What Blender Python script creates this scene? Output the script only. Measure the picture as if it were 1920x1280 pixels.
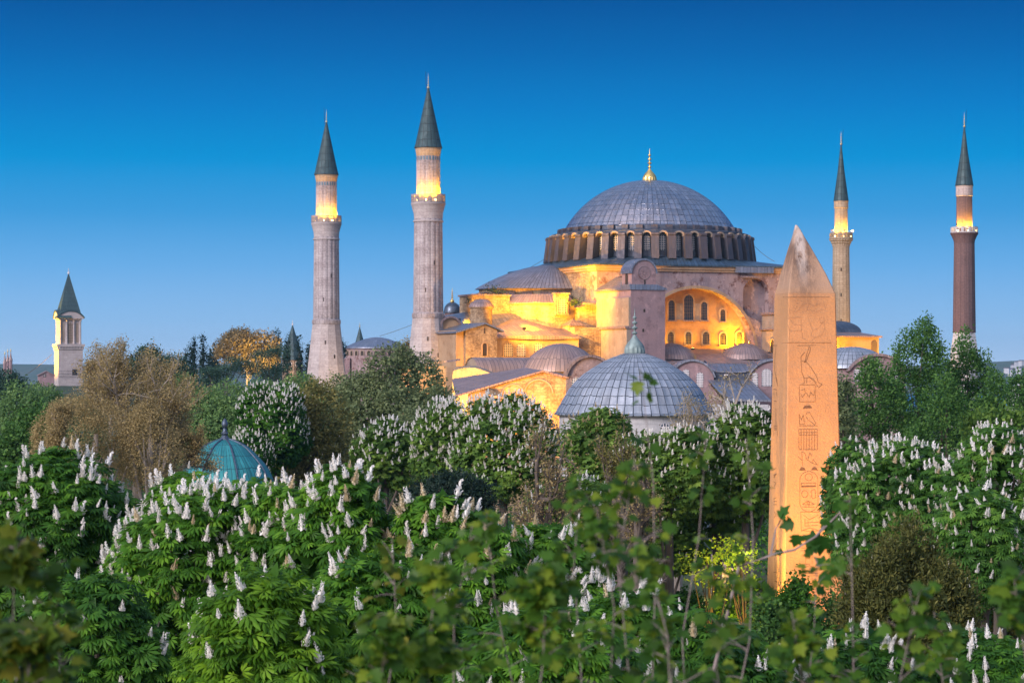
import bpy, bmesh, math, random
import numpy as np
from mathutils import Vector, Matrix

for _o in list(bpy.data.objects):
    bpy.data.objects.remove(_o)
SC = bpy.context.scene
COL = SC.collection
PI = math.pi
R = math.radians

# ------------------------------------------------------------------ camera
FPX, CX, HY, CZ = 4300.0, 960.0, 690.0, 19.0      # focal length in px of a 1920 wide frame, principal column, horizon row, eye height


def at(px, py, Y):
    """a pixel of the 1920 x 1280 photograph at depth Y -> a point in metres"""
    return Vector(((px - CX) / FPX * Y, Y, CZ + (HY - py) / FPX * Y))


def srgb(r, g, b):
    f = lambda c: ((c / 255 + .055) / 1.055) ** 2.4 if c > 10 else c / 255 / 12.92
    return (f(r), f(g), f(b), 1)


cam = bpy.data.cameras.new('camera')
cam_o = bpy.data.objects.new('camera', cam)
COL.objects.link(cam_o)
cam_o.location = (0, 0, CZ)
cam_o.rotation_euler = (R(90), 0, 0)
cam.sensor_width = 36
cam.lens = FPX / 1920 * 36
cam.shift_y = (HY - 640) / 1920
cam.clip_start = .3
cam.clip_end = 30000
cam.dof.use_dof = True
cam.dof.focus_distance = 140
cam.dof.aperture_fstop = 6.0
SC.camera = cam_o

# ------------------------------------------------------------------ exposure
SC.view_settings.view_transform = 'Standard'
SC.view_settings.look = 'None'
SC.view_settings.exposure = .27
SC.view_settings.gamma = 1
SC.cycles.use_denoising = True
SC.cycles.max_bounces = 6
SC.cycles.diffuse_bounces = 3
SC.cycles.glossy_bounces = 2
SC.cycles.transmission_bounces = 2
SC.cycles.transparent_max_bounces = 4
SC.cycles.volume_bounces = 0
SC.cycles.sample_clamp_indirect = 6
SC.cycles.caustics_reflective = False
SC.cycles.caustics_refractive = False

# ------------------------------------------------------------------ dusk sky: low sun behind the camera on its west side
SUN_DIR = Vector((.62, .70, -.44)).normalized()          # the way the afterglow travels
W = bpy.data.worlds.new('World')
SC.world = W
W.use_nodes = True
nt = W.node_tree
nt.nodes.clear()
_n = lambda t, **k: (lambda n: ([setattr(n, a, b) for a, b in k.items()], n)[1])(nt.nodes.new(t))
tc = _n('ShaderNodeTexCoord')
sep = _n('ShaderNodeSeparateXYZ')
nt.links.new(tc.outputs['Generated'], sep.inputs[0])
mr = _n('ShaderNodeMapRange')
mr.inputs['From Min'].default_value = -.02
mr.inputs['From Max'].default_value = .48
nt.links.new(sep.outputs['Z'], mr.inputs['Value'])
ramp = _n('ShaderNodeValToRGB')
nt.links.new(mr.outputs[0], ramp.inputs[0])
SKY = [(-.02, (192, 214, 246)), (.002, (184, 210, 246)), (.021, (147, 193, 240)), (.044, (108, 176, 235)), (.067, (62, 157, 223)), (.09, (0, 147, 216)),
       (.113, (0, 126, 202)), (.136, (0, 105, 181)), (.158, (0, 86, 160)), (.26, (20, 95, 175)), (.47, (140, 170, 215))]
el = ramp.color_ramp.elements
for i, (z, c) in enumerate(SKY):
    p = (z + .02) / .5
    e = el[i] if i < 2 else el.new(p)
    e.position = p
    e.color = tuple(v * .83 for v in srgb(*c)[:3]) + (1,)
# afterglow: the half of the sky behind the camera
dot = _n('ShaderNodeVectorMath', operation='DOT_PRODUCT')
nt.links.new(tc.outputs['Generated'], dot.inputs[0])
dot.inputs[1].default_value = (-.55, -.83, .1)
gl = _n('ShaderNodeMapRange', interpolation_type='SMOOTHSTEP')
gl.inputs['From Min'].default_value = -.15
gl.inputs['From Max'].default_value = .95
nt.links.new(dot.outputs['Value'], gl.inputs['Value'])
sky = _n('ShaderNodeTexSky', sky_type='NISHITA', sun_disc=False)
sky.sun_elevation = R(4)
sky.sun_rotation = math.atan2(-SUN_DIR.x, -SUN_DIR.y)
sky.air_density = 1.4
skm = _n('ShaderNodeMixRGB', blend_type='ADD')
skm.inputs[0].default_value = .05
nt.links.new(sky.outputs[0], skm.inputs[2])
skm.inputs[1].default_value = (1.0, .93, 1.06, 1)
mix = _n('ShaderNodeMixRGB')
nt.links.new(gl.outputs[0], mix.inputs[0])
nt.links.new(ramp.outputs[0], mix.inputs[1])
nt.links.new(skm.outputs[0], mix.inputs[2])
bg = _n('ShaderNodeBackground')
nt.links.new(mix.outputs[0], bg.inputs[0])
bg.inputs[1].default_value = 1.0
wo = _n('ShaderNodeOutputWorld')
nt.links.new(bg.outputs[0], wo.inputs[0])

sl = bpy.data.lights.new('sun', 'SUN')
sl.energy = 3.0
sl.angle = R(22)
sl.color = (1, .89, .90)
so = bpy.data.objects.new('sun', sl)
COL.objects.link(so)
so.rotation_euler = SUN_DIR.to_track_quat('-Z', 'Y').to_euler()
# ------------------------------------------------------------------ helpers


def tag(o, label=None, cat=None, group=None, kind=None):
    for k, v in (('label', label), ('category', cat), ('group', group), ('kind', kind)):
        if v:
            o[k] = v
    return o


def empty(name, loc, rz=0, label=None, cat=None, group=None):
    o = bpy.data.objects.new(name, None)
    COL.objects.link(o)
    o.location = loc
    o.rotation_euler = (0, 0, rz)
    return tag(o, label, cat, group)


def link(name, me, parent=None, mat=None):
    if mat:
        me.materials.append(mat)
    o = bpy.data.objects.new(name, me)
    COL.objects.link(o)
    if parent:
        o.parent = parent
    return o


def copy_tree(o, parent=None):
    c = o.copy()
    COL.objects.link(c)
    c.parent = parent
    for ch in list(o.children):
        copy_tree(ch, c)
    return c


class MB:
    """collects faces with metre UVs and links them as one mesh"""

    def __init__(s):
        s.v, s.f, s.uv, s.sm = [], [], [], []

    def face(s, pts, uv=None, smooth=False):
        pts = [Vector(p) for p in pts]
        i = len(s.v)
        s.v += pts
        s.f.append(list(range(i, i + len(pts))))
        if uv is None:
            n = Vector((0, 0, 0))
            for a, b in zip(pts, pts[1:] + pts[:1]):
                n += a.cross(b)
            n = n.normalized() if n.length > 1e-12 else Vector((0, 0, 1))
            t = Vector((0, 0, 1)).cross(n)
            t = t.normalized() if t.length > .05 else Vector((1, 0, 0))
            b = n.cross(t)
            uv = [(p.dot(t), p.dot(b)) for p in pts]
        s.uv.append(uv)
        s.sm.append(smooth)

    def box(s, x0, x1, y0, y1, z0, z1, rz=0, c=(0, 0)):
        co, si = math.cos(rz), math.sin(rz)
        P = lambda x, y, z: (c[0] + x * co - y * si, c[1] + x * si + y * co, z)
        a = [P(x0, y0, z0), P(x1, y0, z0), P(x1, y1, z0), P(x0, y1, z0)]
        b = [P(x0, y0, z1), P(x1, y0, z1), P(x1, y1, z1), P(x0, y1, z1)]
        s.face(b)
        s.face(a[::-1])
        for i in range(4):
            j = (i + 1) % 4
            s.face([a[i], a[j], b[j], b[i]])
        return s

    def prism(s, pts, vec):
        """closed outline pts (seen from the front, anticlockwise) pushed back along vec"""
        pts = [Vector(p) for p in pts]
        vec = Vector(vec)
        s.face(pts)
        s.face([p + vec for p in pts[::-1]])
        for a, b in zip(pts, pts[1:] + pts[:1]):
            s.face([b, a, a + vec, b + vec])
        return s

    def grid(s, rows, smooth=True, closed=False, us=None, vs=None):
        """rows of points -> shared-vertex sheet"""
        i0 = len(s.v)
        n = len(rows[0])
        for r in rows:
            s.v += [Vector(p) for p in r]
        for i in range(len(rows) - 1):
            for j in range(n if closed else n - 1):
                k = (j + 1) % n
                s.f.append([i0 + i * n + j, i0 + i * n + k, i0 + (i + 1) * n + k, i0 + (i + 1) * n + j])
                u0, u1 = (us[j], us[j + 1]) if us else (j, j + 1)
                v0, v1 = (vs[i], vs[i + 1]) if vs else (i, i + 1)
                s.uv.append([(u0, v0), (u1, v0), (u1, v1), (u0, v1)])
                s.sm.append(smooth)
        return s

    def lathe(s, prof, c=(0, 0), segs=48, a0=0., a1=2 * PI, sx=1., sy=1., mod=None, smooth=True, ur=None, rot=0.):
        """profile (r, z) from bottom to top, turned about the vertical through c"""
        full = abs(a1 - a0 - 2 * PI) < 1e-6
        m = segs if full else segs + 1
        ur = ur or max(p[0] for p in prof)
        rows, vs, L = [], [], 0
        for i, (r, z) in enumerate(prof):
            row = []
            for j in range(m):
                a = a0 + (a1 - a0) * j / segs
                rr = r + (mod(j, r) if mod else 0)
                x, y = rr * math.cos(a) * sx, rr * math.sin(a) * sy
                row.append((c[0] + x * math.cos(rot) - y * math.sin(rot), c[1] + x * math.sin(rot) + y * math.cos(rot), z))
            rows.append(row)
            if i:
                L += math.hypot(r - prof[i - 1][0], z - prof[i - 1][1])
            vs.append(L + prof[0][1])
        us = [(a1 - a0) * j / segs * ur for j in range(segs + 1)]
        return s.grid(rows, smooth, full, us, vs)

    def tube(s, path, radii, n=6, cap=False):
        path = [Vector(p) for p in path]
        rows = []
        for i, p in enumerate(path):
            d = (path[min(i + 1, len(path) - 1)] - path[max(i - 1, 0)])
            d = d.normalized() if d.length > 1e-9 else Vector((0, 0, 1))
            a = d.cross(Vector((0, 0, 1)) if abs(d.z) < .9 else Vector((1, 0, 0))).normalized()
            b = d.cross(a)
            r = radii[i] if hasattr(radii, '__len__') else radii
            rows.append([p + (a * math.cos(2 * PI * k / n) + b * math.sin(2 * PI * k / n)) * r for k in range(n)])
        L = [0]
        for a, b in zip(path, path[1:]):
            L.append(L[-1] + (b - a).length)
        r0 = radii[0] if hasattr(radii, '__len__') else radii
        s.grid([r for r in rows], True, True, [2 * PI * r0 * k / n for k in range(n + 1)], L)
        if cap:
            s.face(rows[0])
            s.face(rows[-1][::-1])
        return s

    def mesh(s, name, sharp=35):
        me = bpy.data.meshes.new(name)
        me.from_pydata([tuple(p) for p in s.v], [], s.f)
        uv = me.uv_layers.new(name='UVMap')
        uv.data.foreach_set('uv', np.array([c for f in s.uv for p in f for c in p], dtype=np.float32))
        me.polygons.foreach_set('use_smooth', np.array(s.sm, dtype=bool))
        me.update()
        if any(s.sm):
            me.set_sharp_from_angle(angle=R(sharp))
        return me

    def build(s, name, mat, parent=None, sharp=35):
        return link(name, s.mesh(name, sharp), parent, mat)


def cut(mb, cutters, name, mat, parent):
    """mb minus the closed shapes in cutters, as one mesh"""
    a = link('tmp', mb.mesh('tmp'))
    for me in (a.data,):
        bm = bmesh.new()
        bm.from_mesh(me)
        bmesh.ops.remove_doubles(bm, verts=bm.verts, dist=1e-4)
        bm.to_mesh(me)
        bm.free()
    cs = []
    for c in cutters:
        o = link('tmpc', c.mesh('tmpc'))
        bm = bmesh.new()
        bm.from_mesh(o.data)
        bmesh.ops.remove_doubles(bm, verts=bm.verts, dist=1e-4)
        bmesh.ops.recalc_face_normals(bm, faces=bm.faces)
        bm.to_mesh(o.data)
        bm.free()
        m = a.modifiers.new('b', 'BOOLEAN')
        m.operation, m.object, m.solver = 'DIFFERENCE', o, 'EXACT'
        cs.append(o)
    bpy.context.view_layer.update()
    dg = bpy.context.evaluated_depsgraph_get()
    me = bpy.data.meshes.new_from_object(a.evaluated_get(dg))
    me.name = name
    for o in cs + [a]:
        bpy.data.objects.remove(o)
    me.materials.clear()
    # fresh metre UVs
    uvl = me.uv_layers[0] if me.uv_layers else me.uv_layers.new()
    for p in me.polygons:
        n = p.normal
        t = Vector((0, 0, 1)).cross(n)
        t = t.normalized() if t.length > .05 else Vector((1, 0, 0))
        b = n.cross(t)
        for li in p.loop_indices:
            q = me.vertices[me.loops[li].vertex_index].co
            uvl.data[li].uv = (q.dot(t), q.dot(b))
    return link(name, me, parent, mat)


def np_mesh(name, V, F, uv=None, smooth=False):
    """V (n,3), F (m,k) all faces with k corners, uv (m,2) one value per face"""
    me = bpy.data.meshes.new(name)
    n, (m, k) = len(V), F.shape
    me.vertices.add(n)
    me.vertices.foreach_set('co', np.ascontiguousarray(V, dtype=np.float32).ravel())
    me.loops.add(m * k)
    me.loops.foreach_set('vertex_index', np.ascontiguousarray(F, dtype=np.int32).ravel())
    me.polygons.add(m)
    me.polygons.foreach_set('loop_start', np.arange(0, m * k, k, dtype=np.int32))
    if uv is not None:
        l = me.uv_layers.new(name='UVMap')
        l.data.foreach_set('uv', np.repeat(uv.astype(np.float32), k, axis=0).ravel())
    if smooth:
        me.polygons.foreach_set('use_smooth', np.ones(m, dtype=bool))
    me.update(calc_edges=True)
    return me


# ------------------------------------------------------------------ materials
class Mat:
    def __init__(s, name):
        s.m = bpy.data.materials.new(name)
        s.m.use_nodes = True
        s.t = s.m.node_tree
        s.b = s.t.nodes['Principled BSDF']
        s.out = s.t.nodes['Material Output']
        s.uvn = None

    def n(s, t, **k):
        n = s.t.nodes.new(t)
        for a, b in k.items():
            setattr(n, a, b)
        return n

    def l(s, a, b):
        s.t.links.new(a, b)

    def uv(s, sx=1, sy=1, swap=False):
        if s.uvn is None:
            s.uvn = s.n('ShaderNodeTexCoord')
        src = s.uvn.outputs['UV']
        if swap:
            a = s.n('ShaderNodeSeparateXYZ')
            b = s.n('ShaderNodeCombineXYZ')
            s.l(src, a.inputs[0])
            s.l(a.outputs[0], b.inputs[1])
            s.l(a.outputs[1], b.inputs[0])
            src = b.outputs[0]
        mp = s.n('ShaderNodeMapping')
        mp.inputs['Scale'].default_value = (sx, sy, 1)
        s.l(src, mp.inputs[0])
        return mp.outputs[0]

    def obj(s, sx=1, sy=1, sz=1):
        if s.uvn is None:
            s.uvn = s.n('ShaderNodeTexCoord')
        mp = s.n('ShaderNodeMapping')
        mp.inputs['Scale'].default_value = (sx, sy, sz)
        s.l(s.uvn.outputs['Object'], mp.inputs[0])
        return mp.outputs[0]

    def noise(s, vec, scale, detail=5, rough=.6, lo=.35, hi=.65):
        n = s.n('ShaderNodeTexNoise')
        n.inputs['Scale'].default_value = scale
        n.inputs['Detail'].default_value = detail
        n.inputs['Roughness'].default_value = rough
        s.l(vec, n.inputs['Vector'])
        m = s.n('ShaderNodeMapRange')
        m.inputs['From Min'].default_value = lo
        m.inputs['From Max'].default_value = hi
        s.l(n.outputs[0], m.inputs['Value'])
        return m.outputs[0]

    def mix(s, f, a, b, blend='MIX'):
        n = s.n('ShaderNodeMixRGB', blend_type=blend)
        for i, v in enumerate((f, a, b)):
            if isinstance(v, (int, float)):
                n.inputs[i].default_value = v
            elif isinstance(v, tuple):
                n.inputs[i].default_value = (*v[:3], 1)
            else:
                s.l(v, n.inputs[i])
        return n.outputs[0]

    def math(s, op, a, b=0.):
        n = s.n('ShaderNodeMath', operation=op)
        for i, v in enumerate((a, b)):
            if isinstance(v, (int, float)):
                n.inputs[i].default_value = v
            else:
                s.l(v, n.inputs[i])
        return n.outputs[0]

    def bump(s, h, strength=.3, dist=.05):
        n = s.n('ShaderNodeBump')
        n.inputs['Strength'].default_value = strength
        n.inputs['Distance'].default_value = dist
        s.l(h, n.inputs['Height'])
        s.l(n.outputs[0], s.b.inputs['Normal'])

    def fin(s, col, rough=.85, metal=0., spec=.3):
        if isinstance(col, tuple):
            s.b.inputs['Base Color'].default_value = (*col[:3], 1)
        else:
            s.l(col, s.b.inputs['Base Color'])
        if isinstance(rough, (int, float)):
            s.b.inputs['Roughness'].default_value = rough
        else:
            s.l(rough, s.b.inputs['Roughness'])
        s.b.inputs['Metallic'].default_value = metal
        s.b.inputs['Specular IOR Level'].default_value = spec
        return s.m


def stone(name, c1, c2, bw, bh, mortar, ms=.02, stain=(.1, .09, .08), amt=.35, groove=0., bump=.4, big=.25):
    M = Mat(name)
    br = M.n('ShaderNodeTexBrick')
    M.l(M.uv(), br.inputs['Vector'])
    br.inputs['Color1'].default_value = (*c1, 1)
    br.inputs['Color2'].default_value = (*c2, 1)
    br.inputs['Mortar'].default_value = (*mortar, 1)
    br.inputs['Scale'].default_value = 1
    br.inputs['Mortar Size'].default_value = ms
    br.inputs['Mortar Smooth'].default_value = .3
    br.inputs['Brick Width'].default_value = bw
    br.inputs['Row Height'].default_value = bh
    c = M.mix(M.math('MULTIPLY', M.noise(M.uv(), big, 7), amt), br.outputs[0], stain)
    c = M.mix(M.math('MULTIPLY', M.noise(M.uv(1.6, .16), .9, 6, .65, .5, .78), amt * 1.1), c, stain)
    c = M.mix(M.math('MULTIPLY', M.noise(M.uv(), 2.6, 5, .7, .45, .75), .45), c, tuple(min(1, x * 1.5) for x in c1))
    if groove:
        s = M.n('ShaderNodeSeparateXYZ')
        M.l(M.uv(1 / groove, 1), s.inputs[0])
        fr = M.math('FRACT', s.outputs[0])
        d = M.math('ABSOLUTE', M.math('SUBTRACT', fr, .5))
        g = M.math('MULTIPLY', M.math('GREATER_THAN', d, .452), .55)
        c = M.mix(g, c, tuple(x * .7 for x in stain))
    M.bump(M.math('ADD', br.outputs['Fac'], M.math('MULTIPLY', M.noise(M.uv(), 5), -.6)), bump, -.04)
    return M.fin(c, .88)


def plaster(name, c1, c2, stain, amt=.5, streak=.5, sc=.22):
    M = Mat(name)
    c = M.mix(M.noise(M.uv(), sc, 8, .62, .4, .62), c1, c2)
    c = M.mix(M.math('MULTIPLY', M.noise(M.uv(), sc * 1.6, 9, .72, .53, .60), amt), c, stain)
    c = M.mix(M.math('MULTIPLY', M.noise(M.uv(1.3, .09), 1.1, 6, .6, .52, .8), streak), c, stain)
    c = M.mix(M.math('MULTIPLY', M.noise(M.uv(), 3.1, 6, .7, .4, .8), .35), c, tuple(x * 1.25 for x in c1))
    c = M.mix(M.math('MULTIPLY', M.noise(M.uv(1, .6), sc * 3.4, 8, .7, .55, .62), amt * .7), c, tuple(min(1, x * 1.45) for x in c1))
    M.bump(M.noise(M.uv(), 4, 8), .25, .06)
    return M.fin(c, .9)


def lead(name, c1, c2, sheet=.75, lap=2.2, seam=(.05, .055, .07), sm=.035, rough=.40, metal=.75, streak=.5):
    M = Mat(name)
    br = M.n('ShaderNodeTexBrick')
    wn = M.n('ShaderNodeTexNoise')
    wn.inputs['Scale'].default_value = .9
    wn.inputs['Detail'].default_value = 3
    M.l(M.uv(), wn.inputs['Vector'])
    wv = M.n('ShaderNodeVectorMath', operation='MULTIPLY_ADD')
    M.l(wn.outputs['Color'], wv.inputs[0])
    wv.inputs[1].default_value = (.5, .16, 0)
    M.l(M.uv(swap=True), wv.inputs[2])
    M.l(wv.outputs[0], br.inputs['Vector'])
    br.inputs['Color1'].default_value = (*[min(1, x * 1.12) for x in c1], 1)
    br.inputs['Color2'].default_value = (*[x * .62 for x in c1], 1)
    br.inputs['Mortar'].default_value = (*seam, 1)
    br.inputs['Scale'].default_value = 1
    br.inputs['Mortar Size'].default_value = sm
    br.inputs['Mortar Smooth'].default_value = .2
    br.offset = .04
    br.inputs['Brick Width'].default_value = lap
    br.inputs['Row Height'].default_value = sheet
    c = M.mix(M.noise(M.uv(), .35, 7, .65), br.outputs[0], M.mix(br.outputs['Fac'], c2, seam))
    c = M.mix(M.math('MULTIPLY', M.noise(M.uv(1.8, .22), 1.0, 6, .65, .48, .75), streak), c, tuple(x * .45 for x in c2))
    M.bump(M.math('ADD', br.outputs['Fac'], M.math('MULTIPLY', M.noise(M.uv(), 1.7, 5), .5)), .5, .05)
    return M.fin(c, M.math('ADD', M.math('MULTIPLY', M.noise(M.uv(), 1.3, 4), .2), rough - .1), metal, .4)


def plain(name, c, rough=.6, metal=0., var=.25, sc=3.):
    M = Mat(name)
    col = M.mix(M.math('MULTIPLY', M.noise(M.obj(), sc, 5), var), c, tuple(x * .45 for x in c))
    return M.fin(col, rough, metal, .4)


def glow(name, c, st):
    M = Mat(name)
    M.b.inputs['Emission Color'].default_value = (*c, 1)
    M.b.inputs['Emission Strength'].default_value = st
    return M.fin(c, .5)


MT = {}
MT['brickw'] = stone('weathered_brick', (.44, .335, .22), (.27, .19, .12), .9, .36, (.24, .195, .15), .05, (.10, .06, .035), .85, big=.5)
MT['plaster'] = plaster('rose_plaster', (0.29, 0.215, 0.215), (0.19, 0.15, 0.17), (0.105, 0.05, 0.045), 1.0, .65)
MT['plasterpale'] = plaster('pale_plaster', (0.3, 0.24, 0.188), (0.232, 0.18, 0.143), (0.188, 0.135, 0.0975), .6, .85)
MT['plasterpink'] = plaster('pink_plaster', (0.274, 0.184, 0.194), (0.223, 0.162, 0.18), (0.151, 0.104, 0.115), .7, .5)
MT['ochre'] = plaster('ochre_plaster', (0.374, 0.255, 0.162), (0.306, 0.196, 0.119), (0.17, 0.0935, 0.0425), .45, .4)
MT['lead'] = lead('lead_sheet', (.33, .35, .42), (.24, .27, .35))
MT['leaddk'] = lead('dark_lead_sheet', (.13, .16, .21), (.08, .11, .16), .8, 1.6)
MT['leadbr'] = lead('brown_lead_sheet', (.36, .26, .24), (.25, .185, .19), .6, 3.5, metal=.35, rough=.5)
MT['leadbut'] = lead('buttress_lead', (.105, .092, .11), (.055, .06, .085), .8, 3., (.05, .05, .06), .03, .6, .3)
MT['leadbath'] = lead('bath_lead_sheet', (.36, .40, .47), (.28, .33, .40), .82, 1.05, (.03, .04, .055), .045, .46, .45, .7)
MT['leadspire'] = lead('spire_lead', (.05, .095, .105), (.03, .062, .075), .9, 1.5, (.015, .02, .025), .05, .6, .2, .3)
MT['marble'] = stone('minaret_marble', (0.454, 0.421, 0.44), (0.343, 0.31, 0.331), 1.1, .55, (0.266, 0.234, 0.242), .03, (0.166, 0.134, 0.133), .7, 1.05)
MT['marblebase'] = stone('minaret_base_stone', (0.445, 0.404, 0.404), (0.339, 0.303, 0.306), 1.3, .62, (0.254, 0.224, 0.22), .02, (0.254, 0.213, 0.206), .45)
MT['limestone'] = stone('pale_limestone', (0.391, 0.315, 0.23), (0.315, 0.246, 0.17), .9, .5, (0.23, 0.178, 0.128), .025, (0.212, 0.153, 0.102), .4, .8)
MT['redbrick'] = stone('red_brick', (0.159, 0.0997, 0.1), (0.12, 0.076, 0.08), .5, .16, (0.112, 0.0855, 0.09), .03, (0.086, 0.057, 0.06), .5, 1.2)
MT['whitestone'] = stone('white_stone', (.46, .46, .47), (.38, .39, .41), 1.4, .7, (.30, .30, .32), .02, (.33, .33, .36), .4)
MT['gold'] = plain('gilded_bronze', (.85, .60, .22), .3, .9, .3)
MT['goldpale'] = plain('pale_gilding', (.62, .55, .36), .38, .8, .4)
MT['verdigris'] = plain('verdigris', (.25, .335, .335), .6, .3, .6, 2.5)
MT['glass'] = plain('dark_window_glass', (.035, .045, .06), .15, 0, .3)
MT['bluegl'] = plain('blue_grey_glass', (.06, .09, .13), .15, 0, .3)
MT['lattice'] = plain('white_lattice', (.66, .64, .66), .7, 0, .2)
MT['iron'] = plain('window_iron', (.12, .09, .07), .6, .2, .3)
MT['warmlattice'] = plain('stone_lattice', (.58, .50, .38), .8, 0, .3)
MT['black'] = plain('black_metal', (.02, .02, .022), .5, .3, .2)
MT['bulb'] = glow('lamp_glow', (1, .62, .18), 40)
MT['darkwood'] = plain('dark_doorway', (.035, .025, .02), .7)
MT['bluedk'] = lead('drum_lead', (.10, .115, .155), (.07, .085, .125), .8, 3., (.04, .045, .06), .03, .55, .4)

LAMPS = []


def spot(name, loc, aim, watts, ang=70, col=(1, .52, .10), parent=None, blend=.6, size=.25):
    l = bpy.data.lights.new(name, 'SPOT')
    l.energy = watts
    l.color = col
    l.spot_size = R(ang)
    l.spot_blend = blend
    l.shadow_soft_size = size
    o = bpy.data.objects.new(name, l)
    COL.objects.link(o)
    o.location = loc
    o.rotation_euler = (Vector(aim) - Vector(loc)).to_track_quat('-Z', 'Y').to_euler()
    if parent:
        o.parent = parent
    return o


def point(name, loc, watts, col=(1, .55, .12), size=.15, parent=None):
    l = bpy.data.lights.new(name, 'POINT')
    l.energy = watts
    l.color = col
    l.shadow_soft_size = size
    o = bpy.data.objects.new(name, l)
    COL.objects.link(o)
    o.location = loc
    if parent:
        o.parent = parent
    return o


def arch_pts(w, h, n=10, pointed=0.):
    """outline of a round-headed opening, bottom centre at the origin, as (x, y) anticlockwise"""
    r = w / 2
    out = [(-r, 0), (r, 0)]
    for i in range(n + 1):
        a = PI * i / n
        out.append((r * math.cos(a), h - r + r * math.sin(a) * (1 + pointed)))
    return out


def window(parent, o, n, w, h, pane=None, bars=None, nx=3, ny=5, arch=True, surround=None, bw=.09, fw=.22, name='window', proud=.04):
    """o bottom centre on the wall, n outward normal (horizontal)"""
    o, n = Vector(o), Vector(n).normalized()
    r = Vector((0, 0, 1)).cross(n)
    up = Vector((0, 0, 1))
    P = lambda x, y, d: o + r * x + up * y + n * d
    pts = arch_pts(w, h) if arch else [(-w / 2, 0), (w / 2, 0), (w / 2, h), (-w / 2, h)]
    m = MB()
    m.prism([P(x, y, proud) for x, y in pts], -n * (proud + .25))
    win = m.build(name, pane or MT['glass'], parent)
    rad = w / 2
    if nx:
        b = MB()
        top = lambda x: (h - rad + math.sqrt(max(0, rad * rad - x * x))) if arch else h
        for i in range(nx):
            x = -w / 2 + w * (i + 1) / (nx + 1)
            t = top(x)
            b.prism([P(x - bw / 2, 0, proud + .06), P(x + bw / 2, 0, proud + .06), P(x + bw / 2, t, proud + .06), P(x - bw / 2, t, proud + .06)], -n * .05)
        for j in range(ny):
            y = h * (j + 1) / (ny + 1)
            hw = rad if (not arch or y < h - rad) else math.sqrt(max(.001, rad * rad - (y - h + rad) ** 2))
            b.prism([P(-hw, y - bw / 2, proud + .067), P(hw, y - bw / 2, proud + .067), P(hw, y + bw / 2, proud + .067), P(-hw, y + bw / 2, proud + .067)], -n * .05)
        b.build('lattice', bars or MT['iron'], win)
    if surround:
        b = MB()
        s = (w + 2 * fw) / w
        outer = [(x * s, y if y == 0 else y + fw * (1 if y >= h - rad else 0)) for x, y in pts]
        if arch:
            outer = [(-rad - fw, 0), (rad + fw, 0)] + [((rad + fw) * math.cos(PI * i / 10), h - rad + (rad + fw) * math.sin(PI * i / 10)) for i in range(11)]
        seq = [1] + list(range(2, len(pts))) + [0]
        for a, c in zip(seq, seq[1:]):
            i0, i1, o0, o1 = pts[a], pts[c], outer[a], outer[c]
            b.face([P(*i0, proud + .12), P(*o0, proud + .12), P(*o1, proud + .12), P(*i1, proud + .12)])
            b.face([P(*o0, proud + .12), P(*o0, -.1), P(*o1, -.1), P(*o1, proud + .12)])
            b.face([P(*i1, proud + .12), P(*i1, -.1), P(*i0, -.1), P(*i0, proud + .12)])
        b.build('surround', surround, win)
    return win


def finial(parent, c, z, s, mat, name='finial', fluted=False, total=None):
    """bulb of radius s with a stack of small balls and a tip, total metres high"""
    total = total or s * 6
    if fluted:
        f = [(.98, 0), (1.0, .12), (.97, .4), (.84, .75), (.62, 1.05), (.40, 1.28), (.24, 1.5), (.2, 1.62)]
        sizes = (.27, .30, .26, .20)
    else:
        f = [(.4, 0), (.45, .15), (.95, .6), (1, .95), (.9, 1.3), (.45, 1.7), (.3, 1.9)]
        sizes = (.62, .55, .45, .36)
    f = [(r * s, h * s) for r, h in f]
    z1 = f[-1][1]
    step = (total - z1) / 6.2
    for q in sizes:
        q *= s
        nk = max(.022, q * .34)
        f += [(nk, z1 + step * .3), (q * .85, z1 + step * .5), (q, z1 + step * .66), (q * .85, z1 + step * .82), (nk, z1 + step), (nk * .9, z1 + step * 1.12)]
        z1 += step * 1.15
    f += [(f[-1][0] * .8, z1 + step * .5), (.01, total)]
    n = 32 if fluted else 12
    mod = (lambda j, r: (-.1 * r if j % 2 else 0) if r > .5 * s else 0) if fluted else None
    return MB().lathe([(r, z + h) for r, h in f], c, n, mod=mod).build(name, mat, parent, 60)
# ------------------------------------------------------------------ ground, plaza, sea, hills, haze
def ground_z(x, y):
    r = 1 / (1 + math.exp(-(y - 640) / 70)) * 13 * (1 / (1 + math.exp((x + 20) / 40)))
    f = -45 / (1 + math.exp(-(y - 1500) / 120))
    return r + f


xs = sorted(set([-9000, -6000, -3500, -2000, -1200] + list(range(-800, 801, 40)) + [1200, 2000, 3500, 6000, 9000]))
ys = sorted(set([-60, 0] + list(range(40, 1000, 40)) + [1100, 1250, 1400, 1500, 1600, 1800, 2200, 3000, 4500, 7000, 10000, 14000]))
M = Mat('earth_and_grass')
c = M.mix(M.noise(M.obj(), .05, 8), (.035, .05, .02), (.06, .055, .035))
c = M.mix(M.noise(M.obj(), .9, 6), c, (.03, .06, .018))
M.fin(c, .95)
tag(MB().grid([[(x, y, ground_z(x, y)) for x in xs] for y in ys], True).build('ground', M.m), kind='structure')
M = Mat('plaza_paving')
br = M.n('ShaderNodeTexBrick')
M.l(M.obj(1, 1, 1), br.inputs['Vector'])
br.inputs['Color1'].default_value = (.26, .23, .2, 1)
br.inputs['Color2'].default_value = (.2, .18, .16, 1)
br.inputs['Mortar'].default_value = (.1, .09, .08, 1)
br.inputs['Scale'].default_value = 1.2
M.fin(M.mix(M.math('MULTIPLY', M.noise(M.obj(), .2, 7), .5), br.outputs[0], (.1, .09, .08)), .8)
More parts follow.
